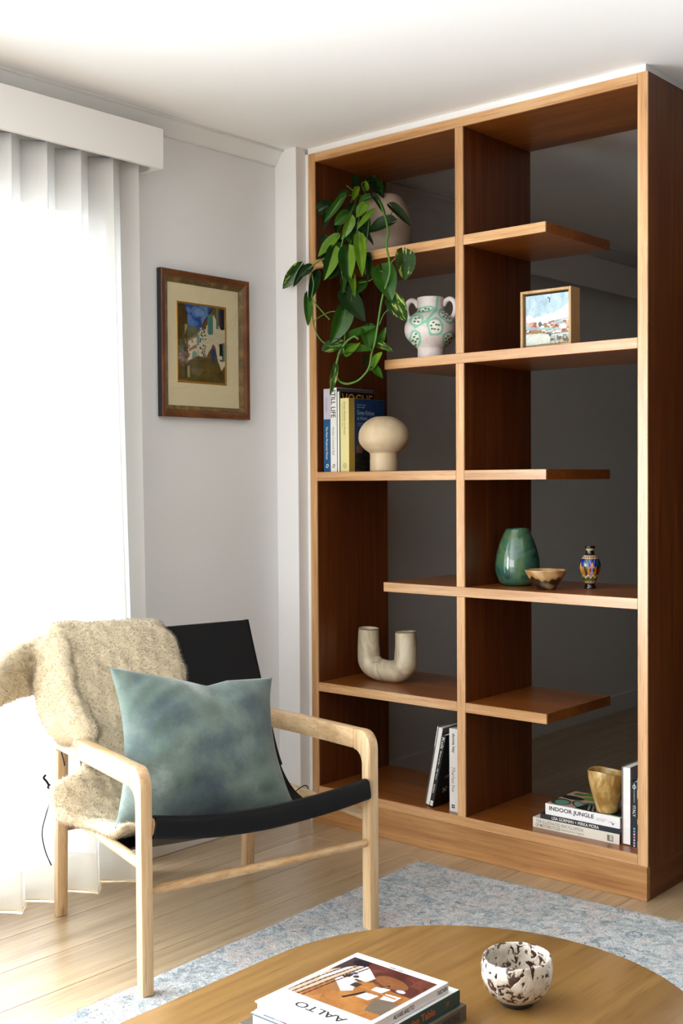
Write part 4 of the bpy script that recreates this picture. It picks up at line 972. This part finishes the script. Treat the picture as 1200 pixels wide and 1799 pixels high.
t.link(c, t.b.inputs['Base Color']); t.b.inputs['Roughness'].default_value = .18; t.b.inputs['Coat Weight'].default_value = .5; t.bump(t.ramp(f, [(.45, (0, 0, 0, 1)), (.53, (1, 1, 1, 1))]), .6, .0015)
lathe('body', [(0, .007)]+rs([(.026, .0075), (.038, .012), (.0525, .026), (.0605, .045), (.0622, .061), (.0600, .078), (.0585, .0825)], 40)+[(.0565, .0838), (.0548, .082)]+rs([(.056, .070), (.057, .055), (.053, .035), (.040, .020), (.02, .013), (0, .0125)], 30), (1.7515, -1.405, TZ), t.m, sb, n=90, wob=bowlw)
lathe('foot_ring', [(0, .0005), (.0275, .0005), (.030, .003), (.0305, .0125), (0, .0125)], (1.7515, -1.405, TZ), simple('dark_stoneware', '#1f1613', .6), sb, n=48)

# ------------------------------------------------------------------ trailing plant
PC = (.181, .205, S1)
plant = thing('trailing_pothos', 'trailing green pothos in a round beige pot on the top left shelf', 'plant', PC)
lathe('pot', [(0, .0008)]+wall_profile(rs([(.048, .0008), (.068, .012), (.090, .045), (.0985, .090), (.0985, .135), (.087, .185), (.068, .218), (.056, .232)], 50), .005, .19), PC, glaze('pot_clay', [(.3, '#b09a84'), (.6, '#cbbba8'), (.8, '#d8ccbc')], 5, .6, .4, .0, .3), plant, n=64)
lathe('soil', [(0, .205), (.058, .203)], PC, simple('potting_soil', '#241a12', .95, .8, 120), plant, n=32)
def leafmat(name, a, b, splash=None, half=None):
    t = NT(name); v = t.coord((1, 1, 1)); oi = t.new('ShaderNodeObjectInfo')
    add = t.new('ShaderNodeVectorMath', operation='ADD'); t.link(v, add.inputs[0]); t.link(oi.outputs['Random'], add.inputs[1])
    c = t.ramp(t.noise(add.outputs[0], 2.2, 3), [(.3, a), (.7, b)])
    sx = t.new('ShaderNodeSeparateXYZ'); t.link(v, sx.inputs[0])
    ab = t.new('ShaderNodeMath', operation='ABSOLUTE'); t.link(sx.outputs[0], ab.inputs[0])
    if half:
        h = t.ramp(sx.outputs[0], [(0.0, (1, 1, 1, 1)), (.02, (0, 0, 0, 1))]); c = t.mix(c, half, h)
    if splash:
        st = t.new('ShaderNodeMapping'); st.inputs['Scale'].default_value = (5, 1.6, 1); st.inputs['Rotation'].default_value = (0, 0, .5); t.link(add.outputs[0], st.inputs[0])
        c = t.mix(c, splash, t.ramp(t.noise(st.outputs[0], 1.5, 3, .6, .4), [(.56, (0, 0, 0, 1)), (.62, (1, 1, 1, 1))]))
    c = t.mix(c, b, t.ramp(ab.outputs[0], [(.008, (.7, .7, .7, 1)), (.02, (0, 0, 0, 1))]))
    t.link(c, t.b.inputs['Base Color']); t.b.inputs['Roughness'].default_value = .28; t.b.inputs['Specular IOR Level'].default_value = .4
    tl = t.new('ShaderNodeBsdfTranslucent'); t.link(c, tl.inputs[0]); mx = t.new('ShaderNodeMixShader'); mx.inputs[0].default_value = .22
    t.link(t.b.outputs[0], mx.inputs[1]); t.link(tl.outputs[0], mx.inputs[2]); t.link(mx.outputs[0], t.out.inputs[0])
    return t.m
LM = dict(d=leafmat('leaf_dark_green', '#0f2710', '#1a3a13'), m=leafmat('leaf_mid_green', '#234a12', '#376619'), b=leafmat('leaf_lit_green', '#507a18', '#729728'),  # bright leaves: the light on them is partly put into the green
          v=leafmat('leaf_variegated', '#163610', '#2c5718', '#b5bf62'), t=leafmat('leaf_two_tone', '#15360f', '#234c16', None, '#6f9630'))
def leaf_mesh(name, mat, curl, fold, wid):
    nt_, nx = 13, 7; V = []
    for i in range(nt_):
        t = i/(nt_-1); w = (math.sin(math.pi*t**.60)**.75 if 0 < t < 1 else 0)*.5
        if t == 0: w = .05
        for j in range(nx):
            s = j/(nx-1)*2-1; yb = -.13*(1-t)**3*abs(s)**1.2*(1 if t < .5 else 0)*2
            V.append((s*w, t+yb*(abs(s) > .1), fold*abs(s)*w*1.1-curl*t*t-.05*math.sin(6*t+2*s)*abs(s)*w))
    me = bpy.data.meshes.new(name); me.from_pydata(V, [], grid_faces(nt_, nx)); me.materials.append(mat); me.polygons.foreach_set('use_smooth', [True]*len(me.polygons)); me.update(); return me
LEAFM = {k: [leaf_mesh('leaf', m, c, f, 1) for c, f in ((.10, .35), (.22, .55), (-.06, .25))] for k, m in LM.items()}
LEAVES=[
(0.143,0.165,2.282,0.233,0.144,2.231,0.043,'d'),
(0.060,0.187,2.291,0.098,0.162,2.317,0.025,'d'),
(0.124,0.182,2.279,0.164,0.168,2.297,0.021,'d'),
(0.184,0.100,2.237,0.201,0.075,2.258,0.018,'b'),
(0.207,0.095,2.203,0.159,0.083,2.193,0.025,'m'),
(0.150,0.090,2.240,0.161,0.056,2.192,0.021,'b'),
(0.224,0.047,2.165,0.211,0.016,2.123,0.035,'b'),
(0.331,0.053,2.090,0.238,0.035,2.074,0.052,'d'),
(0.250,0.063,2.190,0.330,0.024,2.107,0.020,'d'),
(0.264,0.030,2.130,0.226,-0.002,2.077,0.019,'b'),
(0.199,-0.007,2.112,0.177,-0.022,2.046,0.033,'b'),
(0.167,0.015,2.136,0.141,-0.018,2.103,0.040,'m'),
(0.143,0.016,2.196,0.070,0.009,2.125,0.026,'m'),
(0.061,0.037,2.186,0.021,0.006,2.160,0.043,'d'),
(0.061,0.044,2.175,0.069,0.004,2.100,0.030,'d'),
(0.142,-0.016,2.054,0.102,-0.058,1.990,0.038,'b'),
(0.158,-0.002,2.028,0.137,-0.034,2.015,0.021,'m'),
(0.169,0.019,2.073,0.210,-0.018,2.025,0.024,'m'),
(0.194,0.018,2.093,0.207,-0.003,2.026,0.029,'d'),
(0.211,0.023,2.076,0.286,0.013,2.026,0.023,'d'),
(0.141,-0.031,2.005,0.134,-0.063,1.912,0.046,'t'),
(0.114,-0.018,2.017,0.101,-0.039,1.972,0.030,'d'),
(0.210,-0.030,1.996,0.228,-0.052,1.896,0.054,'t'),
(0.271,-0.043,2.024,0.302,-0.068,1.909,0.038,'b'),
(0.272,-0.008,1.973,0.310,-0.047,1.888,0.023,'d'),
(0.137,-0.006,1.950,0.140,-0.048,1.907,0.031,'d'),
(0.161,-0.013,1.941,0.212,-0.060,1.857,0.029,'m'),
(0.191,-0.017,1.908,0.217,-0.035,1.854,0.035,'d'),
(0.223,-0.023,1.907,0.269,-0.069,1.842,0.021,'b'),
(0.254,-0.002,1.891,0.261,-0.037,1.849,0.029,'m'),
(0.208,-0.036,1.851,0.298,-0.056,1.756,0.061,'d'),
(0.207,-0.053,1.792,0.188,-0.087,1.688,0.062,'m'),
(0.199,-0.054,1.682,0.105,-0.062,1.671,0.038,'v'),
(0.199,-0.043,1.650,0.356,-0.090,1.652,0.044,'m'),
(0.228,-0.058,1.649,0.307,-0.084,1.677,0.020,'b'),
(0.227,-0.032,1.708,0.334,-0.044,1.731,0.029,'m'),
(0.294,-0.024,1.729,0.317,-0.053,1.658,0.046,'m'),
(0.345,-0.033,1.676,0.387,-0.051,1.720,0.023,'m'),
(0.340,-0.038,1.671,0.419,-0.051,1.637,0.026,'v'),
(0.323,-0.036,1.603,0.383,-0.060,1.639,0.034,'b'),
(0.320,-0.032,1.597,0.398,-0.079,1.550,0.026,'m'),
(0.181,-0.070,1.600,0.195,-0.110,1.506,0.023,'v'),
(0.458,-0.044,1.955,0.471,-0.052,1.871,0.066,'v'),
(0.373,-0.048,1.909,0.419,-0.061,1.817,0.073,'m'),
(0.408,-0.036,1.812,0.478,-0.052,1.734,0.055,'v'),
(0.017,-0.068,1.962,-0.043,-0.085,1.895,0.044,'v'),
(0.069,-0.069,1.956,0.041,-0.096,1.923,0.030,'d'),
(0.045,-0.074,1.952,0.030,-0.109,1.893,0.024,'d'),
(0.073,-0.042,1.930,0.070,-0.071,1.845,0.033,'d'),
(0.050,-0.061,1.853,0.072,-0.086,1.753,0.030,'m'),
(0.315,0.083,2.148,0.416,0.052,2.064,0.032,'d'),
(0.282,-0.029,1.631,0.303,-0.059,1.598,0.018,'d'),
(0.146,0.019,2.063,0.152,-0.015,2.028,0.024,'d'),
(0.198,0.059,2.133,0.253,0.028,2.062,0.041,'d'),
(0.158,-0.005,1.976,0.170,-0.019,1.938,0.035,'d'),
(0.207,0.010,1.972,0.267,-0.026,1.914,0.035,'d'),
(0.048,0.031,2.079,0.054,0.020,2.040,0.027,'d'),
(0.121,0.068,2.229,0.103,0.043,2.204,0.028,'d'),
(0.193,0.150,2.262,0.231,0.132,2.211,0.036,'d'),
(0.198,-0.007,1.878,0.263,-0.022,1.829,0.035,'d'),
(0.157,0.062,2.175,0.148,0.036,2.137,0.030,'d'),
(0.102,0.044,2.115,0.114,0.019,2.080,0.024,'d'),
]
STEMS=[
[(0.163,0.140,2.220),(0.270,0.060,2.178),(0.347,-0.000,2.101),(0.383,-0.030,2.041),(0.393,-0.050,1.991),(0.412,-0.060,1.937),(0.413,-0.060,1.893),(0.383,-0.060,1.823),(0.366,-0.060,1.752),(0.352,-0.060,1.685),(0.334,-0.060,1.636),(0.326,-0.060,1.600),(0.307,-0.060,1.575),(0.270,-0.060,1.552),(0.221,-0.060,1.546),(0.185,-0.060,1.564),(0.179,-0.060,1.607),(0.193,-0.060,1.652),(0.218,-0.060,1.682),(0.256,-0.060,1.702),(0.270,-0.050,1.693)],
[(0.108,0.120,2.228),(0.113,0.030,2.082),(0.126,-0.040,1.993),(0.095,-0.050,1.978),(0.070,-0.070,1.954),(0.038,-0.075,1.935)],
[(0.102,-0.030,1.992),(0.071,-0.060,1.956),(0.077,-0.060,1.897),(0.071,-0.060,1.850),(0.111,-0.060,1.805),(0.154,-0.065,1.768)],
[(0.071,-0.060,1.850),(0.074,-0.060,1.767),(0.096,-0.060,1.718),(0.125,-0.060,1.691),(0.160,-0.060,1.677),(0.203,-0.060,1.680)],
[(0.213,-0.060,1.790),(0.150,-0.060,1.795),(0.086,-0.060,1.775),(0.075,-0.060,1.758)],
[(0.409,-0.040,1.790),(0.381,-0.050,1.768),(0.369,-0.060,1.732)],
[(0.255,-0.030,1.886),(0.319,-0.040,1.888),(0.340,-0.050,1.914),(0.383,-0.060,1.905)],
[(0.333,0.060,2.130),(0.350,0.020,2.104),(0.347,0.000,2.098)],
[(0.345,-0.060,1.658),(0.344,-0.050,1.669)],
[(0.326,-0.060,1.585),(0.336,-0.050,1.595)],
[(0.183,-0.065,1.594),(0.177,-0.075,1.603),(0.177,-0.080,1.597)],
[(0.454,-0.050,1.956),(0.426,-0.060,1.935),(0.413,-0.060,1.915)],
[(0.132,0.120,2.231),(0.186,0.000,2.108),(0.171,-0.020,2.019),(0.179,-0.030,1.935),(0.194,-0.030,1.864),(0.217,-0.040,1.791),(0.210,-0.050,1.710),(0.212,-0.060,1.651)],
[(0.148,0.120,2.222),(0.215,0.020,2.107),(0.224,-0.010,2.014),(0.225,-0.030,1.930),(0.240,-0.040,1.846)],
[(0.155,0.130,2.223),(0.252,0.030,2.103),(0.261,0.000,1.999),(0.277,-0.020,1.913)],
[(0.155,0.130,2.217),(0.128,0.060,2.215),(0.106,0.030,2.166),(0.074,0.030,2.171)],
[(0.232,-0.030,1.883),(0.229,-0.045,1.806),(0.215,-0.055,1.784)],
[(0.218,-0.060,1.679),(0.210,-0.060,1.662),(0.225,-0.060,1.641)],
[(0.159,0.130,2.222),(0.123,0.150,2.274),(0.147,0.160,2.281)],
[(0.111,0.080,2.257),(0.134,0.090,2.237),(0.148,0.120,2.222)],
]

def grow():
    g = random.Random(5); view = Vector((.66, -.72, -.1))
    for bx, by, bz, tx, ty, tz, w, k in LEAVES:
        b, t = Vector((bx, by, bz)), Vector((tx, ty, tz)); Y = (t-b); L = Y.length*1.04; Y.normalize()
        n = view+Vector((g.uniform(-.45, .45), g.uniform(-.3, .3), g.uniform(.0, .6))); Z = (n-Y*n.dot(Y)).normalized(); X = Y.cross(Z)
        o = bpy.data.objects.new('leaf', g.choice(LEAFM[k])); COL.objects.link(o); o.parent = plant
        m = Matrix((X, Y, Z)).transposed().to_4x4() @ Matrix.Diagonal((w*1.12, L, (w+L)/2, 1)); m.translation = b-Vector(PC); o.matrix_local = m
    VM = simple('vine_green', '#4d7a2b', .45); VD = simple('vine_olive', '#5b5a26', .5)
    for i, P in enumerate(STEMS):
        r = .0036 if i == 0 else .0022 if len(P) > 4 else .0015
        tube('vine', P, r, VM if i not in (7, 16) else VD, plant, 8, k=max(14, len(P)*7))
grow()

# ------------------------------------------------------------------ pictures
def rect_sweep(name, prof, y0, y1, z0, z1, x, mat, parent):
    """mitred moulding; prof = (inset, height off x) pairs, frame lies in the plane x"""
    V = []; F = []; n = len(prof)
    for (cy, cz, sy, sz) in ((y0, z0, 1, 1), (y1, z0, -1, 1), (y1, z1, -1, -1), (y0, z1, 1, -1)):
        for a, h in prof: V.append((x+h, cy+sy*a, cz+sz*a))
    for c in range(4):
        for i in range(n-1): F.append((c*n+i, c*n+i+1, ((c+1) % 4)*n+i+1, ((c+1) % 4)*n+i))
    bm = bmesh.new(); vs = [bm.verts.new(v) for v in V]
    for f in F: bm.faces.new([vs[i] for i in f])
    return bm_obj(name, bm, mat, parent, True, None, .5)
def wall_picture():
    fx = WXL+.0006; y0, y1, z0, z1 = -.5985, -.199, 1.4305, 1.909
    p = thing('framed_painting', 'village street painting in a dark wooden frame with a cream mount', 'picture', (fx, (y0+y1)/2, z0))
    MB = glaze('walnut_gilt', [(.3, '#4c2711'), (.5, '#633619'), (.7, '#7a4a22')], 9, .35, .4, .25, .5, .0, (1, 1, 1)); MI = glaze('aged_olive_gilt', [(.3, '#3a3018'), (.5, '#5c4a24'), (.7, '#86693a')], 30, .4, .6, .1)
    rect_sweep('black_edge', [(.0, 0), (.0, .0205)], y0, y1, z0, z1, fx, simple('black_lacquer', '#15151b', .4), p)
    rect_sweep('outer_moulding', [(.0, .0205), (.003, .0225), (.010, .0222), (.018, .0185), (.0225, .0145)], y0, y1, z0, z1, fx, MB, p)
    rect_sweep('inner_moulding', [(.0225, .0145), (.0245, .0155), (.028, .013), (.0375, .0075), (.0385, .004)], y0, y1, z0, z1, fx, MI, p)
    box('mount', (fx, y0+.03, z0+.03), (fx+.004, y1-.03, z1-.03), simple('cream_mount', '#dccfa8', .8, .03, 400), p, 0)
    a0, a1, b0, b1 = -.5195, -.2965, 1.5455, 1.8115
    rect_sweep('gilt_fillet', [(-.0005, .0041), (.001, .0065), (.004, .0062), (.0065, .0045)], a0, a1, b0, b1, fx, simple('bright_gilt', '#b98a3a', .28, 0, 1, .5, 0, 8, .6), p)
    c = Canvas(120, 150, '#5b3d16'); c.speckle(0, 0, 1, 1, 120, ['#634318', '#523512', '#6b4c1e'], (.03, .08), .5, 4)
    c.poly([(.14, 0), (.74, 0), (.56, .20), (.44, .36), (.30, .33), (.18, .30)], '#1b4a93'); c.speckle(.2, .02, .6, .28, 26, ['#2457a3', '#173f80', '#4b78b5', '#6d8fc0'], (.04, .10), .55, 6); c.ell(.45, .09, .10, .05, '#7f9cc6', 0, .6); c.ell(.32, .24, .12, .04, '#5a83bd', 0, .5)
    c.poly([(0, 0), (.14, 0), (.20, .12), (.20, .28), (.14, .28), (.14, .5), (0, .5)], '#47330f'); c.speckle(0, 0, .18, .5, 40, ['#5a3f18', '#3a2a0e', '#6b4718'], (.02, .05), .6, 7)
    c.rect(.14, .27, .20, .52, '#a59c52'); c.ell(.30, .37, .14, .09, '#55531f'); c.ell(.24, .42, .10, .08, '#46471a')
    c.poly([(.20, .46), (.38, .40), (.42, .50), (.40, .73), (.20, .74)], '#d3c7a0'); c.poly([(.20, .45), (.38, .385), (.40, .41), (.20, .485)], '#8a6148'); c.poly([(.22, .58), (.38, .51), (.40, .55), (.24, .61)], '#8f6a55'); c.ell(.34, .66, .05, .06, '#5f8f86'); c.rect(.28, .46, .31, .50, '#6b6457')
    c.poly([(.42, .36), (.60, .16), (.76, .02), (1, .0), (1, .75), (.92, .84), (.84, .70), (.78, .50), (.66, .58), (.60, .66), (.42, .66)], '#cdc2a4')
    c.poly([(.44, .36), (.72, .02), (1, 0), (1, .26), (.90, .28), (.76, .10), (.60, .26), (.50, .36)], '#6d4415'); c.line([(.44, .36), (.56, .20), (.72, .03)], .02, '#1c1710')
    c.poly([(.62, .11), (.74, .09), (.74, .36), (.63, .37)], '#4f7f76'); c.line([(.68, .10), (.68, .37)], .008, '#2f5a55'); c.poly([(.81, .01), (.86, .01), (.86, .28), (.81, .28)], '#56806f'); c.poly([(.89, .02), (1, .02), (1, .28), (.91, .29)], '#141c38'); c.poly([(.39, .40), (.45, .38), (.44, .52), (.39, .53)], '#5c9089')
    c.poly([(.66, .60), (.74, .48), (.80, .56), (.82, .84), (.70, .82), (.58, .74)], '#6e4314'); c.poly([(.69, .56), (.79, .55), (.79, .85), (.69, .80)], '#193a68'); c.poly([(.65, .81), (.78, .86), (.76, .89), (.65, .84)], '#8d8158')
    c.poly([(.87, .48), (1, .45), (1, .71), (.88, .71)], '#2a2016'); c.poly([(.95, .47), (1, .46), (1, .71), (.95, .70)], '#4f7f76'); c.ell(.905, .66, .03, .03, '#cfc8b4')
    c.speckle(.46, .28, .58, .68, 90, ['#27401f', '#d9d2c2', '#3d5a2a', '#cfc0b4', '#1f3319'], (.008, .02), 1, 8)
    c.poly([(0, .80), (.2, .74), (.42, .66), (.60, .68), (1, .86), (1, 1), (0, 1)], '#5c4618'); c.poly([(.2, .76), (.42, .68), (.5, .74), (.4, .84), (.2, .86)], '#55463a'); c.speckle(.3, .74, .8, .98, 50, ['#6a5720', '#6b4a1a', '#4e3c14', '#5c5422'], (.04, .09), .45, 9)
    c.speckle(.0, .48, .22, .76, 110, ['#2f4a24', '#47592c', '#7a5248', '#a5707a', '#24391f', '#5b6a5a'], (.012, .03), .9, 10); c.speckle(.16, .52, .26, .70, 20, ['#a03a36', '#8a2f30'], (.006, .014), 1, 11)
    c.rect(.19, .80, .24, .95, '#a08f55'); c.rect(.13, .78, .18, .97, '#3a3432'); c.ell(.90, .90, .05, .05, '#2a2016'); c.ell(.90, .90, .036, .036, '#5c4618'); c.line([(.78, .85), (.84, .92), (.92, .86)], .01, '#2a2016'); c.grain(.12)
    c.sheet('painting', (fx+.0044, a0+.006, b1-.006), UY, NZ, a1-a0-.012, b1-b0-.012, vcol('oil_paint', .4), p)
    box('glass', (fx+.0070, y0+.0375, z0+.0375), (fx+.0075, y1-.0375, z1-.0375), GLASS, p, 0)
wall_picture()
def small_picture():
    x0, x1, y, z0, z1 = .8255, 1.0060, .08, S2+.0003, S2+.1850
    p = thing('small_framed_painting', 'small thick pale-framed abstract seascape standing on the shelf', 'picture', ((x0+x1)/2, y, z0))
    FM = wood('pale_frame_oak', 'z', '#b8935f', '#caa674', '#d8b788', .5, 60, 3, .1); w = .0085; dp = .055
    for n, lo, hi in (('frame_side', (x0, y, z0), (x0+w, y+dp, z1)), ('frame_side', (x1-w, y, z0), (x1, y+dp, z1)), ('frame_rail', (x0+w+.0002, y, z1-w), (x1-w-.0002, y+dp, z1)), ('frame_rail', (x0+w+.0002, y, z0), (x1-w-.0002, y+dp, z0+w))):
        box(n, lo, hi, FM, p, .0008)
    box('backing', (x0+w, y+.032, z0+w), (x1-w, y+.038, z1-w), simple('dark_backing', '#1c1712', .8), p, 0)
    gx = .0065; cx0, cx1, cz0, cz1 = x0+w+gx, x1-w-.002, z0+w+.003, z1-w-gx
    box('canvas_edge', (cx0, y+.009, cz0), (cx1, y+.0318, cz1), simple('raw_canvas', '#c8c2b6', .8), p, .001)
    c = Canvas(130, 130, '#b8d0de'); c.speckle(0, 0, 1, .55, 90, ['#a9c8d9', '#c6d9e3', '#9dbccb', '#8fb3c4', '#bcd2dc'], (.05, .16), .6, 1, .6); 
    for k in range(26): y0_ = .12+.012*k; c.line([(.15+.02*(k % 7), y0_+.16), (.95, y0_-.06)], .006, ['#8fb5c6', '#a6c6d4', '#d3e2ea'][k % 3], .7)
    c.poly([(0, .50), (.3, .42), (.52, .43), (.75, .34), (1, .20), (1, .58), (.6, .56), (0, .60)], '#eeeef2'); c.speckle(0, .44, .6, .58, 30, ['#f4f4f7', '#e3e6ec'], (.04, .1), .7, 2, .6); c.line([(.52, .06), (.56, .10), (.55, .16)], .02, '#2d4a63')
    c.rect(0, .56, 1, .8, '#dcc5ae'); c.speckle(0, .55, 1, .80, 150, ['#d9a78a', '#e9dfd3', '#b3703f', '#a6c3c9', '#34476e', '#8b4a3a', '#f0ebe4', '#8a6a34', '#c98f6c'], (.012, .055), .95, 3, 1.6)
    c.line([(0, .73), (.2, .72), (.45, .735)], .03, '#8a7238'); c.ell(.45, .67, .18, .022, '#93c3c4'); c.ell(.16, .65, .12, .025, '#88a9bd'); c.line([(.62, .55), (.95, .50)], .010, '#6b6068'); c.line([(.68, .59), (1, .56)], .012, '#9a7a45')
    c.poly([(0, .76), (.30, .75), (.52, .78), (.58, .86), (.55, .96), (0, 1)], '#cdd8cf'); c.ell(.3, .87, .26, .09, '#d9e0d4'); c.line([(.52, .77), (.59, .86), (.56, .97)], .016, '#6b5226'); c.rect(.6, .78, 1, .86, '#bccdd4'); c.line([(.58, .78), (1, .76)], .022, '#9a7636')
    c.speckle(.6, .84, 1, .98, 60, ['#efe9df', '#6f5426', '#9cb3bc', '#c9b48a', '#50402a'], (.01, .04), .95, 4, 1.4); c.line([(0, .985), (1, .97)], .03, '#8a7648')
    c.sheet('painted_canvas', (cx0, y+.0086, cz1), UX, NZ, cx1-cx0, cz1-cz0, vcol('impasto_paint', .45, .5, 300), p)
small_picture()

# ------------------------------------------------------------------ books on the coffee table
GT = 'books stacked on the coffee table'
def table_books():
    g0 = .3102
    b = book('book', 'grey-brown hardback at the bottom of the coffee table stack', (1.7220, -1.514, g0), (UZ, NX, NY), (.0262, .245, .295), card('taupe_cloth', '#5d5449', .6), GT)
    quad('spine_panel', (1.7221, -1.585, g0+.0045), UY, UZ, .052, .016, card('dark_taupe', '#453d34', .6), b)
    lettering('lettering', 'ARCH', (1.7221, -1.580, g0+.0065), UY, UZ, .040, .012, simple('taupe_ink', '#2f2923', .6), b, 1, 0, .01, lift=.0006); lettering('lettering', 'IC', (1.7221, -1.660, g0+.008), UY, UZ, .034, .013, WHITE_INK, b, 1.1, 0, .02)
    g1 = g0+.0264
    b = book('book', 'dark green hardback with orange lettering in the middle of the coffee table stack', (1.7160, -1.524, g1), (UZ, NX, NY), (.0262, .2085, .288), card('bottle_green', '#1c3a36', .5), GT)
    c = Canvas(60, 40, '#5d6a98'); c.speckle(0, 0, 1, 1, 120, ['#3a4a7e', '#8a93bd', '#7a4a58', '#c9c4d2', '#b98a96', '#2a2f4c', '#90a6c8'], (.03, .08), 1, 12)
    quad('front_cover', (1.508, -1.811, g1+.0262), UX, UY, .2075, .285, card('cover_white', '#dcdadb'), b); c.sheet('cover_photo', (1.530, -1.60, g1+.0267), UX, NY, .150, .2055, PRINT, b)
    OI = simple('rust_ink', '#b0571f', .5); lettering('lettering', 'Bohemian Table', (1.7160, -1.705, g1+.008), UY, UZ, .110, .0125, OI, b, 1, 0, .02); lettering('lettering', 'TIP', (1.7160, -1.566, g1+.010), UY, UZ, .010, .008, simple('rust_ink', '#b0571f', .5), b)
    g2 = g1+.0272
    b = book('book', 'white book with an interior photograph on its cover, topmost on the coffee table', (1.7092, -1.5470, g2), (UZ, NX, NY), (.0168, .1985, .2575), card('cover_white', '#dcdadb'), GT)
    zt = g2+.0168
    lettering('lettering', 'AALTO', (1.6700, -1.7585, zt), NX, NY, .102, .0175, BLACK_INK, b, 1.0, 0, .006); lettering('lettering', 'TASCHEN', (1.6285, -1.5585, zt), NX, NY, .033, .0055, BLACK_INK, b); lettering('lettering', 'ALVAR AALTO', (1.636, -1.7485, zt), NX, NY, .024, .003, DK, b)
    lettering('lettering', 'ALVAR AALTO', (1.7092, -1.6960, g2+.0045), UY, UZ, .054, .0078, BLACK_INK, b, 1, 0, .006); lettering('lettering', 'TASCHEN', (1.7092, -1.5800, g2+.0045), UY, UZ, .028, .0075, BLACK_INK, b, 1, 0, .006)
    quad('cover_hinge', (1.7012, -1.8042, zt), UX, UY, .0018, .257, simple('hinge_shadow_grey', '#bdbabb', .5), b, .0002)
    c = Canvas(150, 146, '#9c6634'); c.speckle(0, .4, 1, 1, 80, ['#a26a36', '#935d2e', '#8a5528', '#ad7741'], (.05, .14), .5, 2)
    c.poly([(.18, 0), (1, 0), (1, .42), (.62, .40), (.5, .28), (.3, .16)], '#552a24'); c.speckle(.3, 0, 1, .36, 50, ['#62332b', '#4a231f', '#6d3d30', '#3c1a18'], (.05, .12), .5, 3); c.ell(.66, .26, .20, .10, '#8a5a34', .2, .7)
    c.poly([(.10, .10), (.28, .12), (.48, .28), (.46, .40), (.36, .40), (.48, .62), (.40, .70), (.18, .52)], '#cfcbd0'); c.poly([(.18, .52), (.40, .70), (.30, .74), (.14, .62)], '#8b6038')
    c.ell(.22, .38, .05, .06, '#1d1a1c'); c.ell(.24, .31, .05, .03, '#5b6780'); c.ell(.31, .36, .03, .03, '#3d3230'); c.rect(.38, .46, .47, .55, '#3a302b'); c.rect(.34, .40, .42, .43, '#4a4240')
    c.line([(.50, .78), (.60, .56), (.68, .34)], .035, '#17151a'); c.line([(.60, .56), (.68, .36)], .03, '#8e5f38')
    c.poly([(.60, .42), (.74, .38), (.72, .50), (.60, .50)], '#dfe0e6'); c.ell(.84, .36, .05, .03, '#b8c4e2'); c.poly([(.60, .58), (.74, .56), (.72, .70), (.58, .70)], '#c9d3dc'); c.poly([(.76, .48), (.92, .46), (.92, .62), (.80, .66)], '#d8d4d4'); c.poly([(.74, .62), (.98, .56), (1, .86), (.82, .88)], '#6a5c50'); c.rect(.56, .50, .90, .53, '#a8703e')
    c.poly([(0, 0), (.24, 0), (.10, .36), (0, .70)], '#3a2a30'); c.poly([(0, 1), (0, .40), (.16, .14), (.24, .20), (.10, 1)], '#b8a48a'); c.poly([(.02, .55), (.12, .20), (.18, .22), (.06, .62)], '#d6d4da')
    for a in (.02, .085, .15, .20): c.line([(a-.02, 1), (a+.02, .55), (a+.10, .0)], .018, '#4a2320')
    c.ell(.15, .08, .09, .07, '#1a1520'); c.grain(.12)
    c.sheet('cover_photo', (1.5215, -1.5665, zt+.0004), UX, NY, .1785, .173, vcol('glossy_print', .25), b)
table_books()
